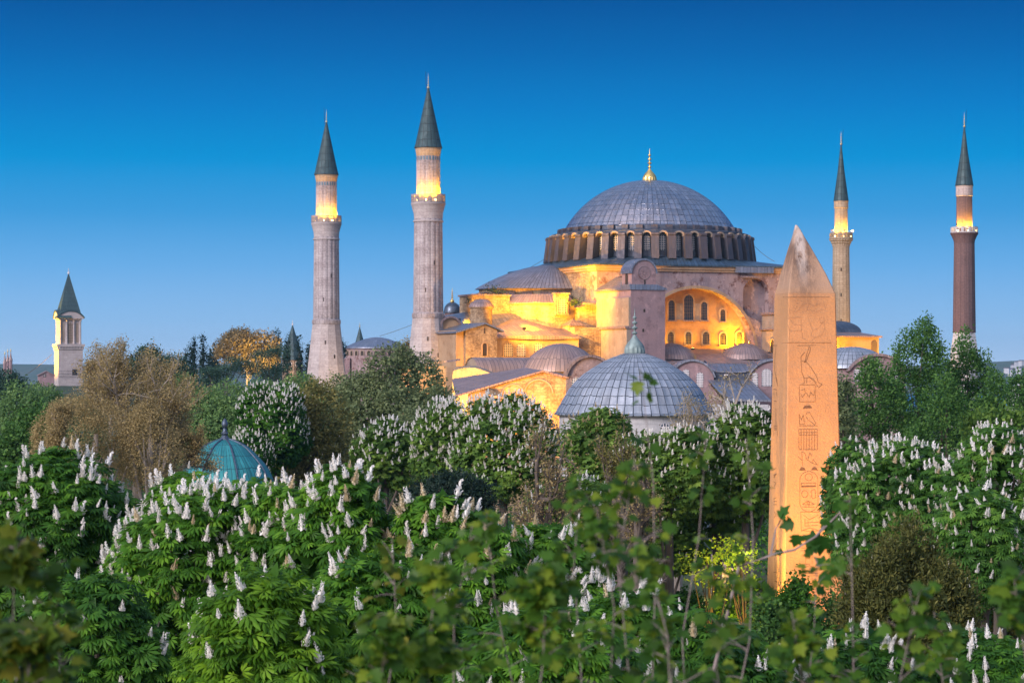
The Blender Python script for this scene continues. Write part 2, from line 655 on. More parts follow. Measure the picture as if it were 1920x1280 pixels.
tag(MB().grid([[(-16, 62, .004), (34, 62, .004)], [(-16, 215, .004), (34, 215, .004)]], False).build('plaza', M.m), kind='structure')
M = Mat('sea_water')
M.bump(M.noise(M.obj(.02, .02, .02), 4, 4), .2, .5)
tag(MB().grid([[(-9000, 1750, -30), (9000, 1750, -30)], [(-14000, 13800, -30), (14000, 13800, -30)]], False).build('sea', M.fin((.05, .12, .2), .25, 0, .5)), kind='structure')
rng = random.Random(5)


def ridge(x0, x1, Y, tops, depth, name, mat, seed):
    """hill sheet whose skyline passes through (x, z) tops"""
    rr = random.Random(seed)
    n = 90
    ph = [rr.uniform(0, 6.28) for _ in range(9)]
    rows = []
    for i in range(9):
        t = i / 8
        prof = math.sin(PI * min(1, t * 1.0))
        row = []
        for j in range(n + 1):
            s = j / n
            x = x0 + (x1 - x0) * s
            k = s * (len(tops) - 1)
            a = int(min(k, len(tops) - 2))
            f = k - a
            f = f * f * (3 - 2 * f)
            top = tops[a] * (1 - f) + tops[a + 1] * f
            top += sum(math.sin(s * (9 + 11 * q) + ph[q]) * (2.2 / (q + 1)) for q in range(9))
            row.append((x, Y + depth * t, -32 + (top + 32) * prof))
        rows.append(row)
    return tag(MB().grid(rows, True).build(name, mat), kind='structure')


M = Mat('wooded_hillside')
hm = M.fin(M.mix(M.noise(M.obj(), .012, 8), (.05, .08, .04), (.12, .11, .09)), .95)
ridge(-2600, 500, 5200, [38, 36, 33, 30, 24, 18, 10], 1500, 'hills', hm, 3)
ridge(300, 2200, 4300, [6, 16, 30, 40, 46, 44, 40], 1500, 'hills', hm, 8)
# pale houses scattered on the far hillside
for i, (px, py, w, h) in enumerate(((1900, 684, 9, 5), (1907, 678, 7, 4), (1915, 676, 6, 4), (1897, 692, 10, 7), (1912, 690, 8, 5), (1888, 690, 6, 4))):
    Y = 4250 - 40 * i
    p = at(px, py, Y)
    r_ = empty('hillside_house', (p.x, Y, p.z - h * Y / FPX - 6), R(12 * i), None, 'house', 'pale houses on the far hill')
    tag(r_, ['wide white house high on the hazy hill beyond the upright trees', 'small pale house just above the wide white one on the hazy hill', 'tiny pale house at the hilltop by the picture edge',
             'broad white block lowest on the hazy hill beside the trees', 'pale house on the lower slope by the picture edge', 'smallest pale house on the hill nearest the leafy tree tips'][i])
    ww, hh = w * Y / FPX, h * Y / FPX + 6
    MB().box(-ww / 2, ww / 2, -5, 5, 0, hh).build('wall', MT['whitestone'], r_)
    MB().prism([(-ww / 2 - 1, -5.6, hh), (ww / 2 + 1, -5.6, hh), (0, -5.6, hh + ww * .22)], (0, 11.2, 0)).build('roof', MT['redbrick'], r_)
# the evening air
hz = Mat('haze_air')
hz.t.nodes.remove(hz.b)
pv = hz.n('ShaderNodeVolumePrincipled')
pv.inputs['Color'].default_value = (.28, .70, 1, 1)
pv.inputs['Density'].default_value = .00006
pv.inputs['Anisotropy'].default_value = .2
hz.l(pv.outputs[0], hz.out.inputs['Volume'])
USE_HAZE = True
if USE_HAZE:
    tag(MB().box(-5200, 5200, -70, 6900, -48, 110).build('haze', hz.m), kind='stuff')
# ------------------------------------------------------------------ the domed mosque (local u east, v north, z up)
TH = R(22)
MO = Vector((27.6, 460, 0))
EU = Vector((math.cos(TH), math.sin(TH), 0))
EV = Vector((-math.sin(TH), math.cos(TH), 0))
W2 = lambda u, v, z: MO + EU * u + EV * v + Vector((0, 0, z))        # local -> world


def on_v(px, v):
    """u where the photo column px meets the local plane v"""
    k = (px - CX) / FPX
    x0 = MO.x + EV.x * v
    y0 = MO.y + EV.y * v
    return (k * y0 - x0) / (EU.x - k * EU.y)


def zz(py, u, v):
    return CZ + (HY - py) / FPX * (MO.y + EU.y * u + EV.y * v)


mosque = empty('domed_mosque', MO, TH, 'vast floodlit mosque with a huge lead dome between four minarets', 'mosque')

# --- great dome with raised seams
def dome_prof(Rs, zc, z0, n=22, lip=None):
    a0 = math.asin((z0 - zc) / Rs)
    p = [(Rs * math.cos(a0 + (PI / 2 - a0) * i / n), zc + Rs * math.sin(a0 + (PI / 2 - a0) * i / n)) for i in range(n)] + [(.02, zc + Rs)]
    return (lip or []) + p


dome = MB().lathe(dome_prof(19.5, 37.15, 46.9, 22, [(17.3, 46.2), (17.2, 46.75)]), segs=240, mod=lambda j, r: .09 if j % 3 == 0 and r > 1.2 else 0, ur=17).build('great_dome', lead('great_dome_lead', (.52, .49, .53), (.32, .35, .43), 1.335, 1.5, (.04, .05, .08), .06, .30, .93, .6), mosque, 25)
finial(dome, (0, 0), 56.5, 1.45, MT['gold'], 'finial', True, 6.6)

# --- drum: wall, forty buttresses, a window in each bay, hoods
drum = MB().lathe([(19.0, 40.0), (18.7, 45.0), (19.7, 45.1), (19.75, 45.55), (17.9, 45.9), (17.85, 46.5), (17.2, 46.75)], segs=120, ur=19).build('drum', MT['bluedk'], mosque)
NB = 40
for k in range(NB):
    a = 2 * PI * (k + .5) / NB
    if -.25 * PI < a % (2 * PI) < .72 * PI:
        pass
    ca, sa = math.cos(a), math.sin(a)
    tn = Vector((-sa, ca, 0))
    rd = Vector((ca, sa, 0))
    m = MB()
    hw = .74
    prof = [(18.6, 40.0), (21.35, 40.0), (21.2, 41.2), (20.75, 44.5), (20.95, 44.55), (20.9, 44.95), (18.6, 45.3)]
    pts = [rd * r + Vector((0, 0, z)) - tn * hw for r, z in prof]
    m.prism(pts, tn * 2 * hw)
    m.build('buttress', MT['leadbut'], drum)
    t = MB()
    for sgn in (1,):
        t.prism([rd * r + Vector((0, 0, z)) - tn * .62 for r, z in [(17.5, 45.5), (18.55, 45.5), (18.5, 46.65), (17.5, 46.75)]], tn * 1.24)
    t.build('cornice_block', MT['leadbut'], drum)
    b = 2 * PI * k / NB
    if not (.25 * PI < b % (2 * PI) < .75 * PI):      # the north side is never seen
        rb = Vector((math.cos(b), math.sin(b), 0))
        window(drum, rb * 19.0 + Vector((0, 0, 41.6)), rb, 1.15, 3.0, MT['bluegl'], MT['lattice'], 2, 6, True, None, .07)
        h = MB()
        tb = Vector((-rb.y, rb.x, 0))
        ar = [(.78 * math.cos(PI * i / 8), .78 * math.sin(PI * i / 8)) for i in range(9)]
        ao = [(1.12 * math.cos(PI * i / 8), 1.12 * math.sin(PI * i / 8)) for i in range(9)]
        for i in range(8):
            q = lambda p, r: rb * r + tb * p[0] + Vector((0, 0, 44.3 + p[1]))
            h.face([q(ar[i], 20.2), q(ao[i], 20.2), q(ao[i + 1], 20.2), q(ar[i + 1], 20.2)])
            h.face([q(ao[i], 20.2), q(ao[i], 18.6), q(ao[i + 1], 18.6), q(ao[i + 1], 20.2)])
            h.face([q(ar[i], 18.6), q(ar[i], 20.2), q(ar[i + 1], 20.2), q(ar[i + 1], 18.6)])
        h.build('window_hood', MT['plasterpale'], drum)

# --- lead roof between the square block and the drum
rows, sq = [], []
for j in range(96):
    a = 2 * PI * j / 96
    c, s = math.cos(a), math.sin(a)
    k = 21.9 / max(abs(c), abs(s))
    sq.append((c * k, s * k, 38.75))
cir = [(20.6 * math.cos(2 * PI * j / 96), 20.6 * math.sin(2 * PI * j / 96), 40.15) for j in range(96)]
cir2 = [(18.7 * math.cos(2 * PI * j / 96), 18.7 * math.sin(2 * PI * j / 96), 40.6) for j in range(96)]
low = [(x * .998, y * .998, 38.45) for x, y, z in sq]
MB().grid([low, sq, cir, cir2], False, True, [j * 1.4 for j in range(97)], [0, .3, 3, 5]).build('crossing_roof', lead('crossing_roof_lead', (.12, .19, .26), (.09, .15, .23), .7, 3), mosque)

# --- square block: cornice and three plain walls, south wall with the great arch
S = 21.0
m = MB()
for d, z0, z1 in ((.55, 37.9, 38.5), (.3, 37.45, 37.9)):
    m.box(-S - d, S + d, -S - d, -S, z0, z1)
    m.box(-S - d, -S, -S, S + d, z0, z1)
    m.box(S, S + d, -S, S, z0, z1)
m.build('cornice', MT['ochre'], mosque)
MB().box(-S, -S + 3, -S + 3.02, S, 8, 37.9).build('west_wall', MT['brickw'], mosque)
MB().box(S - 3, S, -S + 3.02, S, 8, 37.9).build('east_wall', MT['ochre'], mosque)
MB().box(-S + 3.02, S - 3.02, S - 3, S, 8, 37.9).build('north_wall', MT['ochre'], mosque)
AR, AZ, AU = 12.9, 21.4, -.1
wall = MB().prism([(-S, -S, 8), (S, -S, 8), (S, -S, 37.9), (-S, -S, 37.9)], (0, 3, 0))
arc = lambda r, cu, cz, n=40: [(cu + r * math.cos(PI * i / n), cz + r * math.sin(PI * i / n)) for i in range(n + 1)]
c1 = MB().prism([(u, -S - 3, z) for u, z in [(AU - AR, 0), (AU + AR, 0)] + arc(AR, AU, AZ)], (0, 9, 0))
nu0, nu1, nz0, nz1 = on_v(1393, -S), on_v(1441, -S), zz(612, 12, -S), zz(522, 12, -S)
nr = (nu1 - nu0) / 2
c2 = MB().prism([(u, -S - 3, z) for u, z in [(nu0, AZ + 8.2), (nu1, nz0)] + arc(nr, (nu0 + nu1) / 2, nz1 - nr, 14)], (0, 4.4, 0))
cut(wall, [c1, c2], 'south_wall', MT['plaster'], mosque)
# arch ring: soffit moulding standing a little proud
m = MB()
A, B = arc(AR - .02, AU, AZ), arc(AR + .55, AU, AZ)
for i in range(40):
    m.face([(A[i][0], -S - .14, A[i][1]), (B[i][0], -S - .14, B[i][1]), (B[i + 1][0], -S - .14, B[i + 1][1]), (A[i + 1][0], -S - .14, A[i + 1][1])])
    m.face([(B[i][0], -S - .14, B[i][1]), (B[i][0], -S + .05, B[i][1]), (B[i + 1][0], -S + .05, B[i + 1][1]), (B[i + 1][0], -S - .14, B[i + 1][1])])
m.build('arch_moulding', MT['ochre'], mosque)
# pier panel and ledges to the right of the arch
m = MB()
pu0, pu1 = on_v(1376, -S), on_v(1447, -S)
m.box(pu0, pu1, -S - .9, -S, zz(512, 12, -S), zz(501, 12, -S))
m.build('pier_coping', MT['lead'], mosque)
MB().box(on_v(1393, -S) - .6, on_v(1416, -S), -S - .7, -S, zz(521, 12, -S), zz(518, 12, -S)).build('lead_ledge', MT['leadbr'], mosque)
# tympanum with its windows
TV = -S + 2.6
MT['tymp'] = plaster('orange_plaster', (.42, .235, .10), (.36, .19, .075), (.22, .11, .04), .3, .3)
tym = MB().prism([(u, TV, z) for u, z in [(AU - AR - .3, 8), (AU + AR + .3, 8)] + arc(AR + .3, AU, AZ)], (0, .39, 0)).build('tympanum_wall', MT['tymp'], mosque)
for px, y0, y1, wpx in ((1259, 600, 563, 12), (1291, 600, 553, 18), (1320, 600, 566, 12), (1355, 602, 580, 9.5), (1257.5, 645, 622, 11), (1290.5, 645, 622, 11.5), (1323.5, 645, 622, 12), (1355.5, 646, 624, 12), (1386, 645, 622, 11)):
    u = on_v(px, TV)
    z0, z1 = zz(y0, u, TV), zz(y1, u, TV)
    w = wpx / 9.7 / EU.x
    lower = y0 > 610
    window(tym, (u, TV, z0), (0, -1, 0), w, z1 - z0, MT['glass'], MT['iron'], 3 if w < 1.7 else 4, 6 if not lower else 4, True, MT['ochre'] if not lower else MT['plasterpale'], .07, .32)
    MB().box(u - w / 2 - .3, u + w / 2 + .3, TV - .35, TV, z0 - .28, z0 - .02).build('sill', MT['leadbr'], tym)
for a, b in ((1267, 1281), (1301, 1313)):
    MB().box(on_v(a, TV), on_v(b, TV), TV - .12, TV, zz(600, 0, TV), zz(569, 0, TV)).build('window_pier', MT['plasterpale'], tym)

# --- buttress towers on the south side
bt = empty('buttress_tower', (0, 0, 0))
bt.parent = mosque
VF = -36.5
MB().box(-21.15, -14.2, VF, -S - .02, 8, 33.3).build('tower_wall', MT['plasterpink'], bt)
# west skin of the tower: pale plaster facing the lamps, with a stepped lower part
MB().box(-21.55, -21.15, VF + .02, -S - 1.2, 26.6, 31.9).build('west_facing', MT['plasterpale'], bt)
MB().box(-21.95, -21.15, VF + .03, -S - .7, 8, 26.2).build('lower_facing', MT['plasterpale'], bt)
MB().box(-22.35, -13.95, VF - .25, VF + 14.6, 26.2, 26.55).build('ledge', MT['leadbr'], bt) if False else MB().box(-22.3, -21.15, VF - .12, -S - .3, 26.2, 26.6).build('ledge', MT['leadbr'], bt)
# lead shoulders
m = MB()
m.prism([(-21.4, VF - .2, 33.3), (-13.9, VF - .2, 33.3), (-13.9, VF - .2, 33.6), (-15.9, VF - .2, 34.3), (-21.4, VF - .2, 34.3)], (0, 4.0, 0))
m.prism([(-21.5, VF + 3.8, 33.3), (-13.9, VF + 3.8, 33.3), (-13.9, VF + 3.8, 33.6), (-17.5, VF + 3.8, 36.0), (-21.5, VF + 3.8, 33.7)], (0, 11.5, 0))
m.build('shoulder_roof', MT['lead'], bt)
# turret with barrel top and rosette
tw = (-20.95, -16.1)
tc_, tr_ = (tw[0] + tw[1]) / 2, (tw[1] - tw[0]) / 2
turret = MB().prism([(u, VF + .02, z) for u, z in [(tw[0], 33.2), (tw[1], 33.2)] + arc(tr_, tc_, 36.3, 20)], (0, 4.2, 0)).build('turret', MT['plasterpink'], bt)
m = MB()
A, B = arc(tr_ + .02, tc_, 36.3, 20), arc(tr_ + .28, tc_, 36.3, 20)
for i in range(20):
    m.prism([(A[i][0], VF - .18, A[i][1]), (B[i][0], VF - .18, B[i][1]), (B[i + 1][0], VF - .18, B[i + 1][1]), (A[i + 1][0], VF - .18, A[i + 1][1])], (0, 4.6, 0))
m.build('barrel_roof', MT['lead'], turret)
m = MB()
cu, cz = on_v(1207.5, VF), zz(511, -18.5, VF)
for r0, r1 in ((1.12, 1.28), (.28, .4)):
    for i in range(24):
        a, b = 2 * PI * i / 24, 2 * PI * (i + 1) / 24
        q = lambda r, t, d: (cu + r * math.cos(t), VF - d, cz + r * math.sin(t))
        m.face([q(r0, a, .06), q(r1, a, .06), q(r1, b, .06), q(r0, b, .06)])
        m.face([q(r1, a, .06), q(r1, a, -.03), q(r1, b, -.03), q(r1, b, .06)])
for i in range(8):
    t = PI / 4 * i + .2
    for s in (-.16, .16):
        q = lambda r, t, d: (cu + r * math.cos(t), VF - d, cz + r * math.sin(t))
        m.face([q(.4, t, .05), q(.75, t + s, .05), q(1.1, t, .05), q(.75, t + s * .6, .05)])
m.build('rosette', MT['plaster'], turret)
cu = on_v(1209, VF)
window(turret, (cu, VF + .02, zz(540, -18, VF)), (0, -1, 0), .28, 1.5, MT['darkwood'], None, 0, 0, False)
window(turret, (tw[0], VF + 2.2, 33.9), (-1, 0, 0), 1.15, 2.5, MT['darkwood'], None, 0, 0)
for px, py in ((1208, 583), (1206, 620)):
    u = on_v(px, VF)
    window(bt, (u, VF, zz(py + 2, u, VF)), (0, -1, 0), .34, .6, MT['darkwood'], None, 0, 0)
# east tower, lower
et = empty('buttress_tower', (0, 0, 0))
et.parent = mosque
MB().box(14.1, 21.1, VF, -S - .02, 8, 29.3).build('tower_wall', MT['plasterpale'], et)
MB().box(13.7, 21.5, VF - .3, -S - .02, 29.3, 29.75).build('coping', MT['leadbr'], et)
window(et, (14.1, -S - 4.5, zz(663, 14, -26)), (-1, 0, 0), 1.6, 2.7, MT['darkwood'], None, 0, 0, True, MT['ochre'])
MB().box(13.6, 14.1, -36, -S - .02, zz(619, 14, -S), zz(617, 14, -S)).build('ledge', MT['leadbr'], et)

# --- western half dome on its curved wall
HA, HBm = 15.8, 9.5
rows, vs = [], []
for i in range(13):
    t = PI / 2 * i / 12
    r = math.cos(t)
    z = 39.35 - 4.75 * r ** 1.85
    rows.append([(-S - HA * r * math.sin(a), HBm * r * -math.cos(a), z) for a in [PI * j / 60 for j in range(61)]])
    vs.append(t * 13)
rows.insert(0, [(x * 1.0 - .35 * math.sin(PI * j / 60), y * 1.03, 34.35) for j, (x, y, z) in enumerate(rows[0])])
vs.insert(0, -.5)
MB().grid(rows, True, False, [j * .62 for j in range(61)], vs).build('half_dome', lead('half_dome_lead', (.34, .34, .41), (.24, .27, .36), .62, 3.2, (.06, .07, .1), .05, .4, .6, .75), mosque, 40)


def apse(name, c, a, b, z0, z1, mat, parent, a0=0., a1=PI, roof=None, zr=0, seg=28):
    """half-elliptic wall (bulging west/south) with an optional sloping lead roof"""
    pt = lambda r, t, z: (c[0] - a * r * math.sin(t), c[1] - b * r * math.cos(t), z)
    A = [a0 + (a1 - a0) * j / seg for j in range(seg + 1)]
    o = MB().grid([[pt(1, t, z0) for t in A], [pt(1, t, z1) for t in A]], True, False, [t * (a + b) / 2 for t in A], [z0, z1]).build(name, mat, parent)
    if roof:
        MB().grid([[pt(1.04, t, z1 - .2) for t in A], [pt(1.05, t, z1 + .05) for t in A], [pt(roof, t, zr) for t in A]], True, False, [t * (a + b) / 2 for t in A], [0, .3, 4]).build('lead_roof', MT['leadbr'], o, 20)
    return o


ap = apse('half_dome_drum', (-S, 0), 15.3, 9.1, 26, 34.5, MT['brickw'], mosque)
# small relieving arches and stub buttresses under the half dome eaves
for k, t in enumerate([.12, .36, .6, .84, 1.1, 1.4, 1.75, 2.1]):
    x, y = -S - 15.3 * math.sin(t), -9.1 * math.cos(t)
    n = Vector((-math.sin(t) / 15.3, -math.cos(t) / 9.1, 0)).normalized()
    tn = Vector((-n.y, n.x, 0))
    b = MB()
    p0 = Vector((x, y, 0))
    pr = [(-.2, 31.2), (1.9, 31.2), (1.9, 32.9), (-.2, 33.5)]
    b.prism([p0 + n * d + Vector((0, 0, z)) - tn * .75 for d, z in pr], tn * 1.5)
    bb = b.build('stub_buttress', MT['brickw'], ap)
    b = MB()
    b.prism([p0 + n * d + Vector((0, 0, z)) - tn * .95 for d, z in [(-.1, 33.52), (2.2, 32.85), (2.2, 33.05), (-.1, 33.75)]], tn * 1.9)
    b.build('lead_cap', MT['leadbr'], bb)

# --- south-west exedra below it
ex = apse('exedra', (-27.5, -9.5), 8.6, 9.6, 20, 31.3, MT['brickw'], mosque, -.35, 1.6, .8, 33.0)
t = .42
x, y = -27.5 - 8.6 * math.sin(t), -9.5 - 9.6 * math.cos(t)
u = -29.6
p = W2(x, y, 0)
wx = (-27.5 - 8.6 * math.sin(.02), -9.5 - 9.6 * math.cos(.02))
m = MB().box(wx[0] - 1.35, wx[0] + 1.35, wx[1] - .9, wx[1] + .4, 29.0, 32.9)
win = m.build('dormer', MT['brickw'], ex)
MB().box(wx[0] - 1.6, wx[0] + 1.6, wx[1] - 1.2, wx[1] + .4, 32.9, 33.15).build('dormer_roof', MT['leadbr'], win)
window(ex, (wx[0], wx[1] - .9, 29.3), (0, -1, 0), 1.6, 2.9, MT['glass'], MT['warmlattice'], 4, 6, True, MT['ochre'], .1)
# block between exedra and west wall (great pier) with small lead caps
MB().box(-24.4, -S, -S + .4, -9.8, 20, 30.2).build('west_pier', MT['brickw'], mosque)
m = MB()
m.prism([(-24.8, -S + .2, 30.2), (-20.9, -S + .2, 30.2), (-20.9, -S + .2, 31.4), (-24.8, -S + .2, 30.4)], (0, 11.2, 0))
m.build('pier_roof', MT['leadbr'], mosque)
p2 = MB().box(-27.4, -24.4, -22.9, -19.2, 16, 26.9).build('stair_turret', MT['brickw'], mosque)
m = MB()
q = [(-27.7, -23.2), (-24.1, -23.2), (-24.1, -18.9), (-27.7, -18.9)]
for a, b in zip(q, q[1:] + q[:1]):
    m.face([(*a, 26.9), (*b, 26.9), (-25.9, -21, 28.3)])
m.build('turret_roof', MT['leadbr'], p2)
m = MB().box(-24.3, -22.1, -S - 1.5, -S + .5, 30.9, 31.25)
m.build('lead_cap', MT['leadbr'], mosque)

# --- aisle front below the exedra with three windows and a rippling lead roof
AV = -27.
a0, a1 = on_v(928, AV), on_v(1085, AV)
zt = zz(632, -36, AV)
MB().box(a0, a1, AV, -16, 8, zt).build('aisle_wall', MT['ochre'], mosque)
rows = []
for i, (dv, dz) in enumerate(((-.5, -.25), (-.5, 0), (2.6, .75), (6, 1.45), (11, 1.9))):
    rows.append([(a0 - .4 + (a1 - a0 + .8) * j / 24, AV + dv, zt + dz * (1 + .75 * math.exp(-((j / 24 - .52) / .27) ** 2)) + (.3 * math.sin(PI * j / 24) if i else 0)) for j in range(25)])
MB().grid(rows, True, False, [j * .75 for j in range(25)], [0, .3, 3.5, 7, 12]).build('aisle_roof', MT['leadbr'], mosque, 40)
for px in (953, 976.5, 1009.5):
    u = on_v(px, AV)
    z0 = zz(668, u, AV)
    window(mosque, (u, AV, z0), (0, -1, 0), 1.75, zz(643, u, AV) - z0, MT['glass'], MT['warmlattice'], 4, 7, True, MT['ochre'], .13)
# shadowed brick corner beside the buttress tower
MB().box(a1 + .02, on_v(1126, AV + 2), AV + 2, -17, 8, zz(613, -25, AV)).build('corner_wall', MT['brickw'], mosque)

# --- west block with door, and round turret above it
BV = -30.
b0, b1 = on_v(873, BV), on_v(932, BV)
ze, zr = zz(619, -47, BV), zz(608.5, -47, BV)
um = on_v(909, BV)
wb = MB().prism([(b0, BV, 8), (b1, BV, 8), (b1, BV, ze), (um, BV, zr), (b0, BV, ze)], (0, 14, 0)).build('west_block', MT['brickw'], mosque)
m = MB()
for s0, s1 in (((b0 - 1.9, ze - .55), (um, zr + .1)), ((um, zr + .1), (b1 + 1.2, ze - .3))):
    m.prism([(s0[0], BV - .4, s0[1]), (s1[0], BV - .4, s1[1]), (s1[0], BV - .4, s1[1] + .28), (s0[0], BV - .4, s0[1] + .28)], (0, 15, 0))
m.build('gable_roof', MT['lead'], wb)
u = on_v(908.5, BV)
window(wb, (u, BV, zz(667, u, BV)), (0, -1, 0), .85, 2.3, MT['darkwood'], None, 0, 0, True, MT['ochre'])
window(wb, (u, BV, zz(625, u, BV)), (0, -1, 0), .2, 1.0, MT['darkwood'], None, 0, 0, False)
MB().box(on_v(855, BV + 1), b0 - .02, BV + 1, BV + 12, 8, zz(619, -52, BV + 1)).build('side_wall', MT['ochre'], mosque)
tu = (-44., -20.)
rt = MB().lathe([(2.05, 24), (2.05, 30.0), (2.3, 30.1), (2.3, 30.35)], tu, 32).build('round_turret', MT['brickw'], mosque)
MB().lathe([(2.35, 30.3), (2.3, 30.5), (1.9, 31.1), (1.1, 31.6), (.02, 31.8)], tu, 32, mod=lambda j, r: .06 if j % 2 else 0).build('turret_cap', MT['leadbr'], rt)
# wall left of the exedra, under the half dome, with tufts of weeds
MB().box(-43, -35.5, -13, -6, 20, 32.6).build('stair_wall', MT['brickw'], mosque)
MB().box(-43.3, -35.3, -13.3, -5.8, 32.6, 32.95).build('wall_coping', MT['leadbr'], mosque)
# lead roof sloping from the exedra down to the west block
m = MB()
m.face([(-46.5, -19, 26.9), (-36, -22.5, 25.3), (-34, -14, 29.3), (-43.5, -10, 29.6)])
m.face([(-46.5, -19, 26.9), (-43.5, -10, 29.6), (-52, -4, 28), (-54, -16, 26)])
m.build('valley_roof', MT['lead'], mosque)
# great west window hall with barrel roof
HV = -18.5
h0, h1 = on_v(826, HV), on_v(862, HV)
hc, hr = (h0 + h1) / 2, (h1 - h0) / 2
hz = zz(596, hc, HV) - hr
wh = MB().prism([(u, HV, z) for u, z in [(h0, 8), (h1, 8)] + arc(hr, hc, hz, 18)], (0, 12, 0)).build('west_hall', MT['ochre'], mosque)
m = MB()
A, B = arc(hr + .02, hc, hz, 18), arc(hr + .35, hc, hz, 18)
for i in range(18):
    m.prism([(A[i][0], HV - .5, A[i][1]), (B[i][0], HV - .5, B[i][1]), (B[i + 1][0], HV - .5, B[i + 1][1]), (A[i + 1][0], HV - .5, A[i + 1][1])], (0, 12.6, 0))
m.build('barrel_roof', MT['leadbr'], wh)
u = on_v(845, HV)
window(wh, (u, HV, zz(672, u, HV)), (0, -1, 0), 2.3, zz(613, u, HV) - zz(672, u, HV), MT['glass'], MT['warmlattice'], 4, 12, True, MT['ochre'], .12)
# small domed turret with gilt finial and larger lead dome behind the west end
tq = (-33.2, 24.2)
dt = MB().lathe([(1.55, 20), (1.55, 30.2), (1.75, 30.35)], tq, 24).build('domed_turret', MT['redbrick'], mosque)
MB().lathe([(1.75, 30.3), (1.75, 30.7), (1.6, 31.4), (1.25, 32.0), (.7, 32.4), (.02, 32.5)], tq, 24).build('turret_dome', MT['leaddk'], dt)
finial(dt, tq, 32.3, .45, MT['gold'], 'finial', False, 3.2)
MB().lathe([(5.2, 20), (5.2, 28.4), (5.0, 29.6), (4.2, 31.2), (3, 32.3), (1.5, 33), (.02, 33.2)], (-26.5, 27.5), 48).build('rear_dome', MT['lead'], mosque)

# --- south aisle roof below the tympanum with two low lead domes
m = MB()
rows = [[(-14.2 + 28.3 * j / 30, v, z) for j in range(31)] for v, z in ((-36.9, 19.55), (-36.9, 19.95), (-29, 21.6), (-18.6, 22.75))]
MB().grid(rows, False, False, [j * .94 for j in range(31)], [0, .4, 8, 18]).build('south_aisle_roof', MT['leadbr'], mosque)
MB().box(-14.15, 14.05, -36.4, -19, 8, 19.7).build('south_aisle_wall', MT['bluedk'], mosque)
for px in (1258, 1396):
    v = -30.
    u = on_v(px, v)
    MB().lathe([(4.9, 20.6), (4.5, 21.5), (3.4, 22.6), (2, 23.3), (.9, 23.55), (.02, 23.75)], (u, v), 32, mod=lambda j, r: .05 if j % 2 else 0).build('aisle_dome', MT['leadbr'], mosque, 20)

# --- east end: stepped lead roofs on floodlit yellow walls
EV_ = -26.
e0, e1 = 21.2, on_v(1648, EV_)
MB().box(e0, e1, EV_, -8, 8, zz(632, 38, EV_)).build('east_aisle_wall', MT['ochre'], mosque)
z = zz(631, 38, EV_)
MB().grid([[(e0, EV_ - .5, z - .2), (e1 + .5, EV_ - .5, z - .2)], [(e0, EV_ - .5, z + .1), (e1 + .5, EV_ - .5, z + .1)], [(e0, EV_ + 9, z + 1.9), (e1 - 6, EV_ + 9, z + 1.9)]], False, False, [0, 20], [0, .3, 10]).build('east_aisle_roof', MT['leadbr'], mosque)
m = MB()
q0, q1, q2 = (e1 + .5, EV_ - .5, z + .1), (e1 - 6, EV_ + 9, z + 1.9), (e1 + .5, EV_ + 18, z + .1)
m.face([q0, q2, q1])
m.build('east_hip_roof', MT['leadbr'], mosque)
for k in range(5):
    pass
u = on_v(1639, EV_)
window(mosque, (u, EV_, zz(660, u, EV_)), (0, -1, 0), 1.3, 2.4, MT['iron'], MT['warmlattice'], 0, 7, True, None, .18)
g0, g1 = e0, on_v(1611, EV_ + 4)
gz = zz(625, 35, EV_ + 4)
MB().box(g0, g1, EV_ + 4, -10, 20, gz + .2).build('east_upper_wall', MT['ochre'], mosque)
rows = []
for i in range(9):
    t = i / 8 * PI / 2
    rows.append([(g0 - .2, EV_ + 3.6 + 6 * (1 - math.cos(t)), gz + .2 + 2.4 * math.sin(t)), (g1 + .3 - 2.6 * (1 - math.cos(t)), EV_ + 3.6 + 6 * (1 - math.cos(t)), gz + .2 + 2.4 * math.sin(t))])
MB().grid(rows, True, False, [0, 15], [i * .9 for i in range(9)]).build('east_barrel_roof', MT['leaddk'], mosque)
e = [r[1] for r in rows]
MB().face(e + [(e[-1][0] - .5, e[-1][1] + 8, gz + .2), (e[0][0], e[0][1] + 12, gz + .2)]) if False else None
m = MB()
for a, b in zip(e, e[1:]):
    m.face([a, (a[0], a[1] + 13 - (a[1] - e[0][1]) * 2, a[2]), (b[0], b[1] + 13 - (b[1] - e[0][1]) * 2, b[2]), b])
m.build('east_roof_end', MT['leaddk'], mosque)

# --- weeds growing from the half-dome ledge come with the plants
# floodlights fixed on the building
def lamp(parent, p, aim, watts, ang=80, col=(1, .43, 0), name='floodlight', bulb=True):
    p = Vector(p)
    d = (Vector(aim) - p).normalized()
    if bulb:
        m = MB()
        x = d.cross(Vector((0, 0, 1))).normalized()
        y = x.cross(d)
        q = lambda a, b, c: p + x * a + y * b + d * c
        pts = [q(-.3, -.22, -.1), q(.3, -.22, -.1), q(.3, .22, -.1), q(-.3, .22, -.1)]
        m.prism(pts, -d * .3)
        m.tube([p - d * .3, p - d * .3 - Vector((0, 0, .5))], .05, 6)
        fx = m.build(name, MT['black'], parent)
        g = MB()
        g.face([q(-.24, -.17, -.08), q(.24, -.17, -.08), q(.24, .17, -.08), q(-.24, .17, -.08)])
        g.build('lamp_glass', MT['bulb'], fx)
    spot('floodlight_beam', p, aim, watts * 1.75, ang, col, parent)


